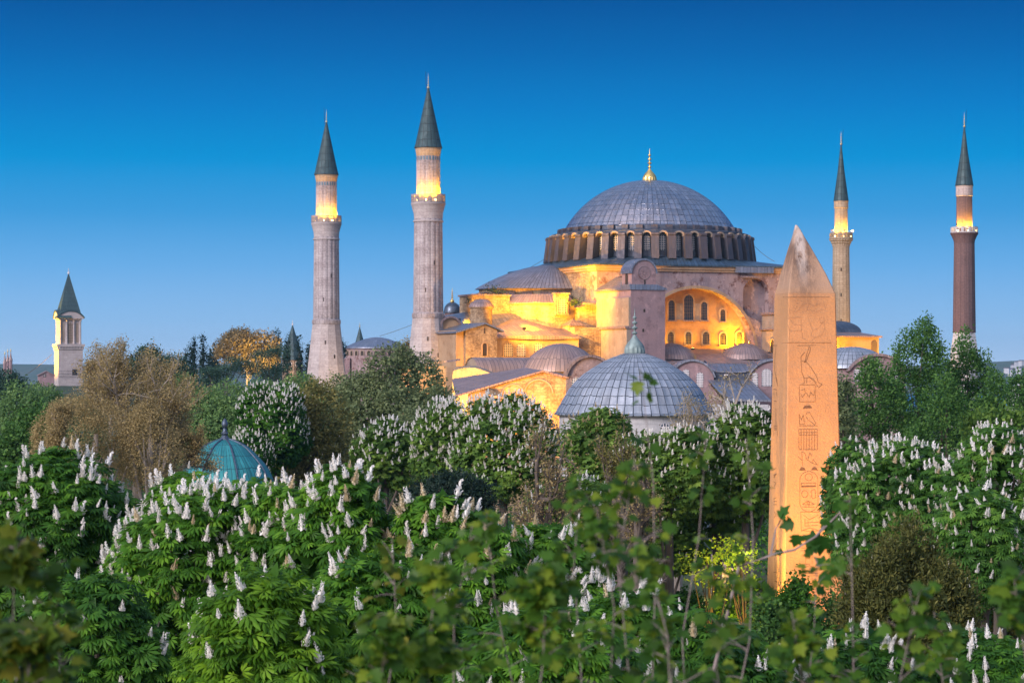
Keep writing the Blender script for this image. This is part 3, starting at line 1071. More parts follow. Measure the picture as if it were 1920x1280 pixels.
lamp(mosque, (on_v(1404, -S - .4), -S - .2, zz(641, 11.5, -S)), (7, TV, 24), 2600, 120)
lamp(mosque, (11.9, -20.1, 22.9), (0, TV - .3, 28), 9500, 140)
lamp(mosque, (6.5, -20.3, 22.9), (6.3, TV, 31), 900, 150)
lamp(mosque, (-.5, -20.3, 22.9), (-.4, TV, 31), 650, 150)
lamp(mosque, (-7, -20.3, 22.9), (-6.5, TV, 31), 700, 150)
lamp(mosque, (-11.8, -20.1, 22.9), (0, TV - .3, 28), 3600, 140)
lamp(mosque, (13.0, -26, 22.1), (14, -22, 30), 1500, 70)
# west faces
lamp(mosque, (-47, -17, 28.0), (-30, -14, 30.5), 9000, 110)
lamp(mosque, (-37.5, -25.5, 26.4), (-24, -15, 34), 20000, 110)
lamp(mosque, (-33.5, -31, 24.5), (-21.5, -30, 30), 4500, 110, bulb=False)
lamp(mosque, (-52.5, -40, 18), (-45, -29, 23), 6500, 100, bulb=False)
lamp(mosque, (-38, -38, 18.5), (-36, -26, 23), 3200, 120, bulb=False)
lamp(mosque, (-48, -37, 29.5), (-26, -16, 32), 70000, 68, bulb=False)
lamp(mosque, (-24, -29.5, 29.5), (-19.5, -25, 38), 2500, 100, bulb=False)
lamp(mosque, (-30, -26, 30), (-20, -20.8, 36.5), 16000, 90, bulb=False)
lamp(mosque, (23.5, -31, 20.5), (34, -25, 24), 9000, 120, bulb=False)
lamp(mosque, (42, -34, 18), (36, -25, 24), 9000, 110, bulb=False)
lamp(mosque, (26, -27, 30), (21, -20, 38), 4500, 100, bulb=False)
# ------------------------------------------------------------------ minarets
def minaret(px, Y, label, parts, s=1.):
    root = empty('minaret', (at(px, 0, Y).x, Y, 0), R(11), label, 'minaret', 'minarets of the great mosque')
    return root


def speakers(root, z, r, n=5):
    m = MB()
    for k in range(n):
        a = -PI / 2 - 1.3 + 2.6 * k / (n - 1)
        x, y = math.cos(a), math.sin(a)
        m.lathe([(.05, 0), (.1, .25), (.28, .5), (.3, .5)], (0, 0), 8)
    return m


def balcony_lights(root, z, r, w, n=4, col=(1, .42, .0), up=5.):
    for k in range(n):
        a = -PI / 2 + (-1.05 + 2.1 * k / (n - 1))
        d = Vector((math.cos(a), math.sin(a), 0))
        p = d * r + Vector((0, 0, z))
        m = MB()
        m.box(-.16, .16, -.12, .12, 0, .22, a, (p.x, p.y))
        for i, q in enumerate(m.v):
            q.z += z - .1
        m.build('balcony_lamp', MT['bulb'], root)
        spot('balcony_beam', p + Vector((0, 0, .3)), d * (r - 1.15) + Vector((0, 0, z + up)), w, 120, col, root, .8, .1)


def stone_minaret(px, Y, label, r=1.):
    root = minaret(px, Y, label, None)
    g = lambda j, rr: (-.035 * rr if j % 3 == 0 else 0)
    MB().lathe([(4.75, 0), (4.7, 12), (3.85, 20), (2.95, 28.2), (2.95, 28.3)], segs=12, smooth=False, ur=2.9).build('base', MT['marblebase'], root)
    MB().lathe([(2.95, 28.25), (3.05, 28.5), (3.02, 29.1), (2.8, 29.3)], segs=48).build('ring_moulding', MT['marble'], root)
    MB().lathe([(2.8, 29.2), (2.66, 43.2), (2.64, 46.8)], segs=48, mod=g, smooth=False, ur=2.67).build('shaft', MT['marble'], root)
    MB().lathe([(2.64, 46.0), (2.82, 46.05), (2.82, 46.3), (2.66, 46.35)], segs=48).build('collar', MT['marblebase'], root)
    bal = MB().lathe([(2.66, 46.6), (2.72, 47.6), (3.0, 48.6), (3.15, 49.2), (3.22, 49.3), (3.22, 49.5), (3.1, 49.55), (3.1, 49.6), (2.9, 49.62), (2.2, 49.62)], segs=48, mod=lambda j, rr: (-.05 if j % 2 and rr < 3.1 else 0)).build('balcony', MT['marblebase'], root)
    p = MB()
    for k in range(16):
        a0, a1 = 2 * PI * (k + .06) / 16, 2 * PI * (k + .94) / 16
        for z0, z1 in ((49.6, 49.78), (50.85, 51.1)):
            q = lambda a, rr, z: (rr * math.cos(a), rr * math.sin(a), z)
            p.prism([q(a0, 3.15, z0), q(a1, 3.15, z0), q(a1, 3.15, z1), q(a0, 3.15, z1)], Vector((-math.cos((a0 + a1) / 2), -math.sin((a0 + a1) / 2), 0)) * .14)
        for i in range(4):
            b0 = a0 + (a1 - a0) * (i + .1) / 4
            b1 = b0 + (a1 - a0) * .14
            p.prism([q(b0, 3.13, 49.78), q(b1, 3.13, 49.78), q(b1, 3.13, 50.85), q(b0, 3.13, 50.85)], Vector((-math.cos(b0), -math.sin(b0), 0)) * .1)
        b0, b1 = a1, a1 + 2 * PI * .12 / 16
        p.prism([q(b0, 3.2, 49.6), q(b1, 3.2, 49.6), q(b1, 3.2, 51.15), q(b0, 3.2, 51.15)], Vector((-math.cos(b0), -math.sin(b0), 0)) * .2)
    p.build('parapet', MT['marble'], bal)
    up = MB().lathe([(2.22, 49.6), (2.2, 58.3)], segs=48, mod=g, smooth=False, ur=2.2).build('upper_shaft', MT['marble'], root)
    MB().lathe([(2.2, 58.2), (2.3, 58.9), (2.42, 59.5), (2.42, 59.75)], segs=48).build('cornice', MT['limestone'], root)
    m = MB()
    for k in range(24):
        a = 2 * PI * k / 24
        d = Vector((math.cos(a), math.sin(a), 0))
        t = Vector((-d.y, d.x, 0))
        c = d * 2.215
        m.face([c - t * .13 + Vector((0, 0, 57.4)), c + t * .13 + Vector((0, 0, 57.4)), c + t * .13 + Vector((0, 0, 58.1)), c - t * .13 + Vector((0, 0, 58.1))])
    m.build('glazed_tiles', plain('blue_tile', (.06, .16, .24), .3) if 'blue_tile' not in bpy.data.materials else bpy.data.materials['blue_tile'], up)
    MB().lathe([(2.62, 59.7), (2.6, 59.85), (2.42, 60.4), (1.2, 66), (.12, 71)], segs=24, smooth=False, ur=2.4, mod=lambda j, rr: .0).build('spire', MT['leadspire'], root)
    finial(root, (0, 0), 70.7, .27, MT['goldpale'], 'finial', False, 2.9)
    m = MB()
    m.tube([(-.35, 0, 70.4), (-.5, 0, 73.9)], .035, 5)
    m.tube([(-.05, 0, 71.4), (-.45, 0, 71.6)], .03, 5)
    m.build('lightning_rod', MT['black'], root)
    for z, a in ((24, -1.75), (21, -1.2), (33, -1.9), (38, -1.3)):
        rr = 2.76 if z > 28 else 3.42 + (24 - z) * .1
        d = Vector((math.cos(a), math.sin(a), 0))
        window(root, d * (rr - .08) + Vector((0, 0, z)), d, .22, .8, MT['darkwood'], None, 0, 0, False, name='slit_window')
    balcony_lights(root, 50.0, 2.75, 4800, 4)
    return root


stone_minaret(803, 425, 'thick fluted pale minaret with a lit balcony, beside the yellow west end of the mosque')
stone_minaret(612, 484, 'thick fluted pale minaret standing alone beyond the trees, next to a low round building')


def slim_minaret(px, Y, label, brick):
    root = minaret(px, Y, label, None)
    sh = MT['redbrick'] if brick else MT['limestone']
    a = MB()
    if brick:
        zt, zb, r0, r1, rb = 67.0, 55.2, 2.15, 2.02, 1.6
        MB().lathe([(2.9, 0), (2.9, 22), (2.3, 26)], segs=8, smooth=False).build('base', MT['whitestone'], root)
        MB().lathe([(2.25, 26), (r1, 43.5), (2.0, 44.4)], segs=16, smooth=False, ur=2.1).build('shaft', sh, root)
        bz = 45.6
        bal = MB().lathe([(2.0, 43.6), (2.1, 44.3), (2.45, 45.1), (2.66, 45.5), (2.75, 45.6), (2.75, 45.8), (1.4, 45.8)], segs=32).build('balcony', sh, root)
        pr, ph = 2.68, 1.15
        MB().lathe([(rb, 45.7), (rb - .04, 54.0)], segs=12, smooth=False, ur=1.6).build('upper_shaft', sh, root)
        MB().lathe([(rb, 53.0), (rb + .08, 53.1), (rb + .06, 54.6), (rb + .12, 55.2)], segs=24).build('cornice', MT['marble'], root)
        sp = [(rb + .2, 55.1), (rb + .16, 55.4), (.75, 61.5), (.1, 67.0)]
    else:
        zt, zb, r0, r1, rb = 67.7, 55.3, 2.05, 1.8, 1.48
        MB().lathe([(2.9, 0), (2.9, 22), (2.1, 25)], segs=8, smooth=False).build('base', sh, root)
        MB().lathe([(2.05, 25), (r1, 45.8)], segs=14, smooth=False, ur=1.9).build('shaft', sh, root)
        bal = MB().lathe([(1.8, 45.2), (1.95, 45.6), (1.98, 45.9), (2.2, 46.1), (2.23, 46.45), (2.5, 46.6), (2.55, 46.95), (2.6, 47.0), (2.6, 47.15), (1.3, 47.15)], segs=48, mod=lambda j, rr: (-.16 if j % 2 and 1.9 < rr < 2.56 else 0)).build('balcony', sh, root)
        pr, ph = 2.5, 1.2
        MB().lathe([(rb, 47.1), (rb - .05, 54.6)], segs=12, smooth=False, ur=1.5).build('upper_shaft', sh, root)
        MB().lathe([(rb, 53.6), (rb + .08, 53.7), (rb + .05, 54.6), (rb + .12, 55.3)], segs=24).build('cornice', sh, root)
        sp = [(rb + .18, 55.2), (rb + .12, 55.5), (.7, 62), (.1, 67.7)]
    z0 = 45.8 if brick else 47.15
    p = MB()
    for k in range(12):
        a0, a1 = 2 * PI * k / 12, 2 * PI * (k + 1) / 12
        q = lambda a, rr, z: (rr * math.cos(a), rr * math.sin(a), z)
        ins = lambda: Vector((-math.cos((a0 + a1) / 2), -math.sin((a0 + a1) / 2), 0)) * .12
        for u0, u1, y0, y1 in ((0, 1, 0, .18), (0, 1, ph - .25, ph), (0, .2, .18, ph - .25), (.8, 1, .18, ph - .25), (.42, .58, .18, ph - .25)):
            b0, b1 = a0 + (a1 - a0) * u0, a0 + (a1 - a0) * u1
            p.prism([q(b0, pr, z0 + y0), q(b1, pr, z0 + y0), q(b1, pr, z0 + y1), q(b0, pr, z0 + y1)], ins())
    p.build('parapet', MT['whitestone'] if brick else MT['limestone'], bal)
    MB().lathe(sp, segs=16, smooth=False, ur=1.6).build('spire', MT['leadspire'], root)
    finial(root, (0, 0), sp[-1][1] - .3, .25, MT['gold'], 'finial', False, 3.0)
    m = MB()
    m.tube([(.3, 0, zt - .5), (.5, 0, zt + 3.1)], .03, 5)
    m.tube([(.05, 0, zt + .6), (.45, 0, zt + .8)], .03, 5)
    m.build('lightning_rod', MT['black'], root)
    balcony_lights(root, z0 + .4, 2.15, 4200 if not brick else 5000, 3, (1, .48, .02) if not brick else (1, .48, .03))
    if not brick:
        for k in range(3):       # loudspeaker horns on the balcony
            a = -PI / 2 - 1.2 + 1.2 * k
            d = Vector((math.cos(a), math.sin(a), 0))
            m = MB()
            m.tube([d * 2.0 + Vector((0, 0, z0 + 1.6)), d * 2.7 + Vector((0, 0, z0 + 1.6))], [.06, .3], 8)
            m.build('loudspeaker', MT['lattice'], root)
    for z, a in ((40, -1.9), (34.5, -1.9), (29, -1.9)):
        d = Vector((math.cos(a), math.sin(a), 0))
        window(root, d * 2.0 + Vector((0, 0, z)), d, .2, .7, MT['darkwood'], None, 0, 0, False, name='slit_window')
    return root


rb_ = slim_minaret(1808, 455, 'slender red brick minaret with a white foot behind the leafy upright trees', True)
sm_ = slim_minaret(1577, 498, 'slender golden stone minaret just beside the carved obelisk', False)
# floods washing the shafts from below
for px, Y, w in ((803, 425, 5000), (612, 484, 9000)):
    x = at(px, 0, Y).x
    lamp(None, (x + 9, Y - 11, 10), (x + 1, Y, 30), w, 60, (1, .62, .35), 'shaft_floodlight', False) if False else spot('shaft_beam', (x + 9, Y - 12, 9), (x + 1, Y, 24), w, 60, (1, .66, .40))
spot('shaft_beam', (at(1577, 0, 498).x + 6, 484, 22), (at(1577, 0, 498).x, 498, 38), 9000, 70, (1, .60, .26))
# ------------------------------------------------------------------ lesser buildings
def barrel(m, c0, r, x, y0, y1, z, n=18, over=.3):
    """lead barrel vault along y"""
    A, B = arc(r + .02, x, z, n), arc(r + over, x, z, n)
    for i in range(n):
        m.prism([(A[i][0], y0, A[i][1]), (B[i][0], y0, B[i][1]), (B[i + 1][0], y0, B[i + 1][1]), (A[i + 1][0], y0, A[i + 1][1])], (0, y1 - y0, 0))


def seg_arch(x0, x1, z0, z1, n=16):
    """segmental arch from (x1,z0) over to (x0,z0) with crown z1"""
    hw, h = (x1 - x0) / 2, z1 - z0
    r = (hw * hw + h * h) / (2 * h)
    cx, cz = (x0 + x1) / 2, z1 - r
    a = math.asin(hw / r)
    return [(cx + r * math.sin(a - 2 * a * i / n), cz + r * math.cos(a - 2 * a * i / n)) for i in range(n + 1)]


# bath house with the broad seamed dome
Y = 240.
p = at(1190, 690, Y)
bath = empty('bath_house', (p.x, Y, 0), R(8), 'low white bath house under a broad seamed lead dome with a verdigris spike', 'bath house')
MB().lathe([(7.9, 0), (7.9, 14.0), (8.1, 14.05), (8.1, 14.25)], segs=48, ur=8).build('drum_wall', MT['whitestone'], bath)
prof = [(8.35, 14.12), (8.4, 14.25), (8.2, 14.42), (8.05, 14.75), (7.72, 15.25), (7.4, 15.85), (6.9, 16.7), (6.25, 17.5), (5.35, 18.35), (4.3, 19.05), (3.2, 19.72), (2.2, 20.15), (1.2, 20.5), (.05, 20.7)]
MB().lathe(prof, segs=168, mod=lambda j, r: .07 if j % 3 == 0 and r > .7 else 0, ur=7.45).build('dome', MT['leadbath'], bath, 25)
finial(bath, (0, 0), 20.55, 1.12, MT['verdigris'], 'finial', True, 4.7)
for k in range(8):
    a = 2 * PI * k / 8 + .2
    d = Vector((math.cos(a), math.sin(a), 0))
    if d.y < .3:
        window(bath, d * 7.9 + Vector((0, 0, 11.6)), d, .9, 1.8, MT['bluegl'], MT['lattice'], 2, 4)

# domed tomb with an arched gable
Y = 332.
p = at(1052, 690, Y)
tomb = empty('domed_tomb', (p.x, Y, 0), R(12), 'brown domed tomb with a round gable of white lattice windows beside the bath dome', 'tomb')
MB().lathe([(5.5, 0), (5.5, 18.6)], (0, 0), 8, smooth=False, rot=R(22.5)).build('wall', MT['plaster'], tomb)
MB().lathe([(5.75, 18.5), (5.7, 18.8), (5.2, 19.6), (4.4, 20.7), (3.3, 21.6), (2, 22.25), (.9, 22.5), (.02, 22.58)], (0, 0), 64, mod=lambda j, r: .05 if j % 2 == 0 and r > .6 else 0, ur=5.5).build('dome', MT['leadbr'], tomb, 25)
gx0, gx1, gz = -.6, 5.9, 20.5
g = MB().prism([(gx0, -6.6, 0), (gx1, -6.6, 0)] and [(x, -6.6, z) for x, z in [(gx0, 0), (gx1, 0)] + seg_arch(gx0, gx1, 17.9, gz)], (0, 5, 0)).build('gable', MT['plaster'], tomb)
m = MB()
A, B = seg_arch(gx0 - .1, gx1 + .1, 17.9, gz + .03), seg_arch(gx0 - .55, gx1 + .55, 17.7, gz + .4)
for i in range(16):
    m.prism([(A[i][0], -7.0, A[i][1]), (B[i][0], -7.0, B[i][1]), (B[i + 1][0], -7.0, B[i + 1][1]), (A[i + 1][0], -7.0, A[i + 1][1])], (0, 5.4, 0))
m.build('gable_roof', MT['leadbr'], g)
window(g, (3.2, -6.6, 15.6), (0, -1, 0), 1.75, 3.3, MT['bluegl'], MT['lattice'], 5, 9, True, None, .1)
window(g, (.75, -6.6, 15.2), (0, -1, 0), 1.5, 2.5, MT['bluegl'], MT['lattice'], 5, 7, True, None, .1)

# long barrel-roofed hall between the tomb and the mosque
Y = 345.
bh = empty('barrel_hall', (at(940, 0, Y).x, Y, 0), R(22), 'low hall with a long brown barrel roof at the foot of the yellow west block', 'hall')
x0, x1 = -4.6, 6.0
MB().box(x0, x1, -2.7, 2.7, 0, 18.0).build('wall', MT['ochre'], bh)
rows = []
for i in range(11):
    a = PI * i / 10
    rows.append([(x0 - .3, -3.0 * math.cos(a), 17.9 + 2.7 * math.sin(a)), (x1, -3.0 * math.cos(a), 17.9 + 2.7 * math.sin(a))])
MB().grid(rows, True, False, [0, 10.9], [i * .94 for i in range(11)]).build('barrel_roof', MT['leadbr'], bh)
m = MB()
m.face([(x0 - .1, -3 * math.cos(PI * i / 10), 17.9 + 2.7 * math.sin(PI * i / 10)) for i in range(11)])
m.build('end_wall', MT['plasterpale'], bh)

# gabled building with blind arches
Y = 300.
q = lambda px, py, dy=0: tuple(at(px, py, Y + dy) - Vector((at(968, 0, Y).x, Y, 0)))
gb = empty('gabled_building', (at(968, 0, Y).x, Y, 0), 0, 'orange floodlit building with lopsided gable and blind arches above the chestnuts', 'building')
A_, B_, C_ = q(1018, 698), q(1061, 709.5), q(877, 739)
fl = lambda p: (p[0], p[1], 0)
MB().prism([fl(C_), fl(B_), B_, A_, C_], (0, 11.9, 0)).build('wall', MT['brickorange'] if 'brickorange' in MT else MT['brickw'], gb)
o = (0, -.35, .05)
s3 = lambda p, d: tuple(a + b for a, b in zip(p, d))
A2, B2, C2 = s3(A_, o), s3(B_, (.35, -.35, -.02)), s3(C_, (-1.6, -.35, -.35))
Cb, Ab, Bb = q(848, 713, 16), q(985, 692, 16), q(1052, 703, 16)
m = MB()
up = (0, 0, .22)
m.face([C2, A2, Ab, Cb])
m.face([A2, B2, Bb, Ab])
m.face([C2, s3(C2, up), s3(A2, up), A2])
m.face([A2, s3(A2, up), s3(B2, up), B2])
m.face([s3(C2, up), s3(Cb, up), s3(Ab, up), s3(A2, up)])
m.face([s3(A2, up), s3(Ab, up), s3(Bb, up), s3(B2, up)])
m.build('roof', MT['leadbr'], gb)
for px, py, wpx in ((1010, 738, 50), (962, 742, 40)):
    cx, _, cz = q(px, py)
    r_ = wpx / 2 * Y / FPX
    m = MB()
    P1, P2 = arc(r_, cx, cz, 18), arc(r_ + .22, cx, cz, 18)
    for i in range(18):
        m.prism([(P1[i][0], -.1, P1[i][1]), (P2[i][0], -.1, P2[i][1]), (P2[i + 1][0], -.1, P2[i + 1][1]), (P1[i + 1][0], -.1, P1[i + 1][1])], (0, .2, 0))
    m.build('blind_arch', MT['plasterpale'], gb)
cx, _, cz = q(930, 744)
MB().prism([(cx - 1.3, -1.2, cz - .9), (cx + 1.3, -1.2, cz - .9), (cx + .9, -1.2, cz + .1), (cx - 1.0, -1.2, cz + .3)], (0, 1.25, 0)).build('porch_roof', MT['leadbr'], gb)

# small vaulted shed, brilliantly lit from below
Y = 322.
sx = at(886, 0, Y).x
shed = empty('vaulted_shed', (sx, Y, 0), 0, 'small vaulted shed glaring yellow in the floodlight at the minaret foot', 'shed')
rows = []
prof_ = [(848, 726), (848, 705), (850, 694), (868, 689), (890, 688.5), (908, 694), (926, 702)]
for dy, dz in ((0, 0), (4, .55), (9, .75)):
    rows.append([tuple(at(px, py, Y) - Vector((sx, Y, 0)) + Vector((0, dy, dz * .3))) for px, py in prof_])
MB().grid(rows, True, False, [0, 1.5, 2.5, 4, 5.5, 7, 8], [0, 4, 9]).build('vault_roof', MT['plasterpale'], shed)
MB().prism([(rows[0][0][0], 0, 0), (rows[0][-1][0], 0, 0)] + [(*x[:2], x[2] - .04) for x in rows[0][::-1]], (0, .4, 0)).build('wall', MT['plasterpale'], shed)
m = MB()
q2 = lambda px, py, dy: tuple(at(px, py, Y) - Vector((sx, Y, 0)) + Vector((0, dy, 0)))
m.tube([q2(850, 716, -.2), q2(868, 712, -.2), q2(880, 715, -.2), q2(900, 707, -.2), q2(926, 705, -.2)], .1, 5)
m.build('drooping_cable', MT['black'], shed)
MB().box(-10.8, -1.5, 9, 11, 0, 19.3).build('back_wall', MT['ochre'], shed)
MB().prism([(-11.2, 8.6, 18.9), (-2, 8.6, 20.1), (-2, 8.6, 20.35), (-11.2, 8.6, 19.15)], (0, 3, 0)).build('back_roof', MT['leadbr'], shed)
Y = 300.

for dx, w in ((-2.5, 7500), (2.6, 9500), (6, 3000)):
    spot('gable_beam', (at(968, 0, 300).x + dx, 291.5, 9.5), (at(968, 0, 300).x + dx * 1.15, 300, 16), w * 1.7, 120, (1, .38, .01))
spot('shed_beam', (at(862, 0, 316).x, 313, 14.2), (at(880, 0, 322).x, 323, 18), 22000, 120, (1, .55, .06))
spot('hall_beam', (at(915, 0, 333).x, 333, 18.5), (at(950, 0, 344).x, 345, 20), 2500, 120, (1, .6, .2))
# library with two round gables and a sagging lead roof
Y = 385.
lx = at(1370, 0, Y).x
lib = empty('arched_library', (lx, Y, 0), 0, 'pink building with two round gables of white lattice windows under sagging lead roofs', 'building')
sc = Y / FPX
X = lambda px: (px - 1370) * sc
Z = lambda py: CZ + (HY - py) * sc
for px, hw_, py in ((1298, 40, 677.5), (1450, 46, 676.5)):
    x0, x1 = X(px - hw_), X(px + hw_)
    arch_ = seg_arch(x0, x1, Z(707), Z(py), 18)
    g = MB().prism([(x, -.4, z) for x, z in [(x0, 0), (x1, 0)] + arch_], (0, 9, 0)).build('gable', MT['plasterpink'], lib)
    m = MB()
    A, B = seg_arch(x0 - .05, x1 + .05, Z(707), Z(py) + .03, 18), seg_arch(x0 - .3, x1 + .3, Z(707), Z(py) + .38, 18)
    for i in range(18):
        m.prism([(A[i][0], -.8, A[i][1]), (B[i][0], -.8, B[i][1]), (B[i + 1][0], -.8, B[i + 1][1]), (A[i + 1][0], -.8, A[i + 1][1])], (0, 9.6, 0))
    m.build('gable_roof', MT['lead'], g)
    for dx, wpx, y0, y1 in (((-12, 12, 722, 692), (14, 13, 726, 698)) if px < 1400 else ((-35, 11, 726, 698), (-13, 19, 724, 691), (14, 19, 724, 691))):
        window(g, (X(px + dx), -.4, Z(y0)), (0, -1, 0), wpx * sc, Z(y1) - Z(y0), MT['bluegl'], MT['lattice'], 4 if wpx < 16 else 6, 8, True, None, .1)
rows = []
for i, (dy, py) in enumerate(((-.3, 698.5), (-.3, 697), (5, 688), (8, 685))):
    rows.append([(X(1326 + (1418 - 1326) * j / 20), dy, Z(py) + (.55 * (2 * j / 20 - 1) ** 4 * 2.2 if i < 3 else .3)) for j in range(21)])
MB().grid(rows, True, False, [j * .42 for j in range(21)], [0, .3, 6, 9]).build('sagging_roof', MT['lead'], lib)
MB().box(X(1336), X(1406), .1, 6, 0, Z(698)).build('dark_wall', MT['bluedk'], lib)
MB().grid([[(X(1326), -.45, Z(712)), (X(1406), -.45, Z(712))], [(X(1352), -7.5, Z(748) + .15), (X(1436), -7.5, Z(750) + .15)], [(X(1352), -7.5, Z(750)), (X(1436), -7.5, Z(752))]], False, False, [0, 8], [0, 8, 8.4]).build('lower_roof', MT['lead'], lib)
MB().box(X(1330), X(1432), -7.2, -.45, 0, Z(757)).build('lower_wall', MT['whitestone'], lib)
MB().prism([(X(1318), -1.1, 0), (X(1352), -1.1, 0), (X(1352), -1.1, Z(748)), (X(1326), -1.1, Z(714)), (X(1318), -1.1, Z(714))], (0, .6, 0)).build('side_wall', MT['plasterpink'], lib)
m = MB()
m.box(X(1361) - .3, X(1361) + .3, -.5, .1, Z(704), Z(701.5))
m.build('wall_lamp', MT['lattice'], lib)

# domed tomb to the east with a round pink gable
Y = 380.
t2 = empty('domed_tomb', (at(1601, 0, Y).x, Y, 0), R(0), 'blue grey domed tomb with a round pink gable behind the upright leafy trees', 'tomb')
sc = Y / FPX
X = lambda px: (px - 1601) * sc
Z = lambda py: CZ + (HY - py) * sc
MB().lathe([(6.3, 0), (6.3, Z(686))], (0, 3), 8, smooth=False).build('wall', MT['plasterpink'], t2)
MB().lathe([(6.6, Z(690)), (6.5, Z(686)), (6.0, Z(676)), (4.8, Z(664)), (3.2, Z(655)), (1.5, Z(650.5)), (.02, Z(649.5))], (0, 3), 64, ur=6.4, mod=lambda j, r: .04 if j % 4 == 0 and r > .6 else 0).build('dome', MT['leadbath'], t2, 25)
x0, x1 = X(1586), X(1688)
arch_ = seg_arch(x0, x1, Z(694), Z(668), 18)
g = MB().prism([(x, -4.6, z) for x, z in [(x0, 0), (x1, 0)] + arch_], (0, 6, 0)).build('gable', MT['plasterpink'], t2)
m = MB()
A, B = seg_arch(x0 - .05, x1 + .05, Z(694), Z(668) + .03, 18), seg_arch(x0 - .5, x1 + .5, Z(696), Z(666) + .3, 18)
for i in range(18):
    m.prism([(A[i][0], -5.1, A[i][1]), (B[i][0], -5.1, B[i][1]), (B[i + 1][0], -5.1, B[i + 1][1]), (A[i + 1][0], -5.1, A[i + 1][1])], (0, 6.6, 0))
m.build('gable_roof', MT['leadbr'], g)
for px, wpx, y0, y1 in ((1600.5, 15, 716, 690), (1636, 17, 708, 677), (1668, 14, 714, 690)):
    window(g, (X(px), -4.6, Z(y0)), (0, -1, 0), wpx * sc, Z(y1) - Z(y0), MT['bluegl'], MT['lattice'], 4, 7, True, None, .1)

# white canopy dome at the edge of the picture
Y = 330.
wc = empty('white_pavilion', (at(1916, 0, Y).x, Y, 0), 0, 'smooth white domed pavilion roof half hidden by trees at the picture edge', 'pavilion')
MB().lathe([(2.1, 0), (2.1, 14.2), (2.3, 14.3), (2.2, 15), (1.7, 16), (1, 16.6), (.02, 16.9)], segs=32).build('canopy', MT['whitestone'], wc)

# palace tower on the far hill
Y = 900.
sc = Y / FPX
Z = lambda py: CZ + (HY - py) * sc
tw_ = empty('palace_tower', (at(128.5, 0, Y).x, Y, 0), R(21), 'tall square palace tower with an open lantern and a pointed grey spire', 'tower')
h = 4.75
MB().box(-h, h, -h, h, 0, Z(655)).build('shaft', MT['marblebase'], tw_)
m = MB().box(-h - .7, h + .7, -h - .7, h + .7, Z(650), Z(645))
m.box(-h - .35, h + .35, -h - .35, h + .35, Z(655), Z(650))
m.build('balcony', MT['marblebase'], tw_)
m = MB()
for k in range(9):
    m.box(-h + .3 + k * 1.12, -h + .7 + k * 1.12, -h - .6, -h - .3, Z(652.5), Z(650.1))
m.build('corbel', MT['marblebase'], tw_)
b = 4.25
lant = MB().box(-b + .6, b - .6, -b + .6, b - .6, Z(645), Z(596)).build('lantern', MT['marblebase'], tw_)
for sx in (-1, -.36, .36, 1):
    for fy in (0, 1):
        m = MB()
        cx_, cy_ = (sx * (b - .35), -b + .35) if fy == 0 else (-b + .35, sx * (b - .35))
        m.lathe([(.5, Z(645)), (.5, Z(642)), (.38, Z(641)), (.34, Z(604)), (.5, Z(602)), (.5, Z(600))], (cx_, cy_), 8)
        if not (fy == 1 and sx == -1):
            m.build('column', MT['marblebase'], lant)
MB().box(-b - .1, b + .1, -b - .1, b + .1, Z(600.5), Z(596)).build('entablature', MT['marblebase'], lant)
window(lant, (0, -b + .6, Z(644)), (0, -1, 0), 2.5, Z(605) - Z(644), MT['warmpane'] if 'warmpane' in MT else MT['plasterpale'], MT['iron'], 3, 7, True, MT['marblebase'], .12)
window(lant, (-b + .6, 0, Z(644)), (-1, 0, 0), 2.5, Z(605) - Z(644), MT['plasterpale'], MT['iron'], 2, 6, True, MT['marblebase'], .12)
for s, t_ in ((-1, 0), (1, 0)):
    window(lant, (s * 2.7, -b + .6, Z(642)), (0, -1, 0), 1.1, Z(606) - Z(642), MT['plasterpale'], None, 0, 0, True, None)
pd = MB()
for v_ in ((0, -1), (-1, 0)):
    pts = seg_arch(-b - .9, b + .9, Z(597), Z(584.5), 14)
    if v_[1]:
        pd.prism([(x, -b - .7, z) for x, z in [(-b - .9, Z(598)), (b + .9, Z(598))] + pts], (0, 4.5, 0))
    else:
        pd.prism([(-b - .7, -x, z) for x, z in [(-b - .9, Z(598)), (b + .9, Z(598))] + pts], (4.5, 0, 0))
pd.build('pediment', MT['marblebase'], tw_)
pd = MB()
A, B = seg_arch(-b - 1.0, b + 1.0, Z(597), Z(584), 14), seg_arch(-b - 1.3, b + 1.3, Z(596), Z(581), 14)
for i in range(14):
    pd.prism([(A[i][0], -b - 1, A[i][1]), (B[i][0], -b - 1, B[i][1]), (B[i + 1][0], -b - 1, B[i + 1][1]), (A[i + 1][0], -b - 1, A[i + 1][1])], (0, 5.5, 0))
    pd.prism([(-b - 1, -A[i][0], A[i][1]), (-b - 1, -B[i][0], B[i][1]), (-b - 1, -B[i + 1][0], B[i + 1][1]), (-b - 1, -A[i + 1][0], A[i + 1][1])], (5.5, 0, 0))
pd.build('eaves', MT['leadspire'], tw_)
sp_ = MB()
ring = lambda hh, z: [(-hh, -hh, z), (hh, -hh, z), (hh, hh, z), (-hh, hh, z)]
sp_.grid([ring(4.6, Z(594)), ring(4.0, Z(585)), ring(2.1, Z(550)), ring(.12, Z(513))], False, True, [0, 8, 16, 24, 32], [0, 2, 9, 17])
sp_.build('spire', MT['leadspire'], tw_)
finial(tw_, (0, 0), Z(513) - .2, .5, MT['lattice'], 'finial', False, 2.6)
window(tw_, (1.6, -h, Z(703)), (0, -1, 0), 2.0, Z(692) - Z(703), MT['darkwood'], None, 0, 0, False)
m = MB()
for k in range(3):
    m.box(-h - .1, h + .1, -h - .55, -h - .5, Z(706 - 5 * k), Z(705.4 - 5 * k))
m.build('railing', MT['black'], tw_)
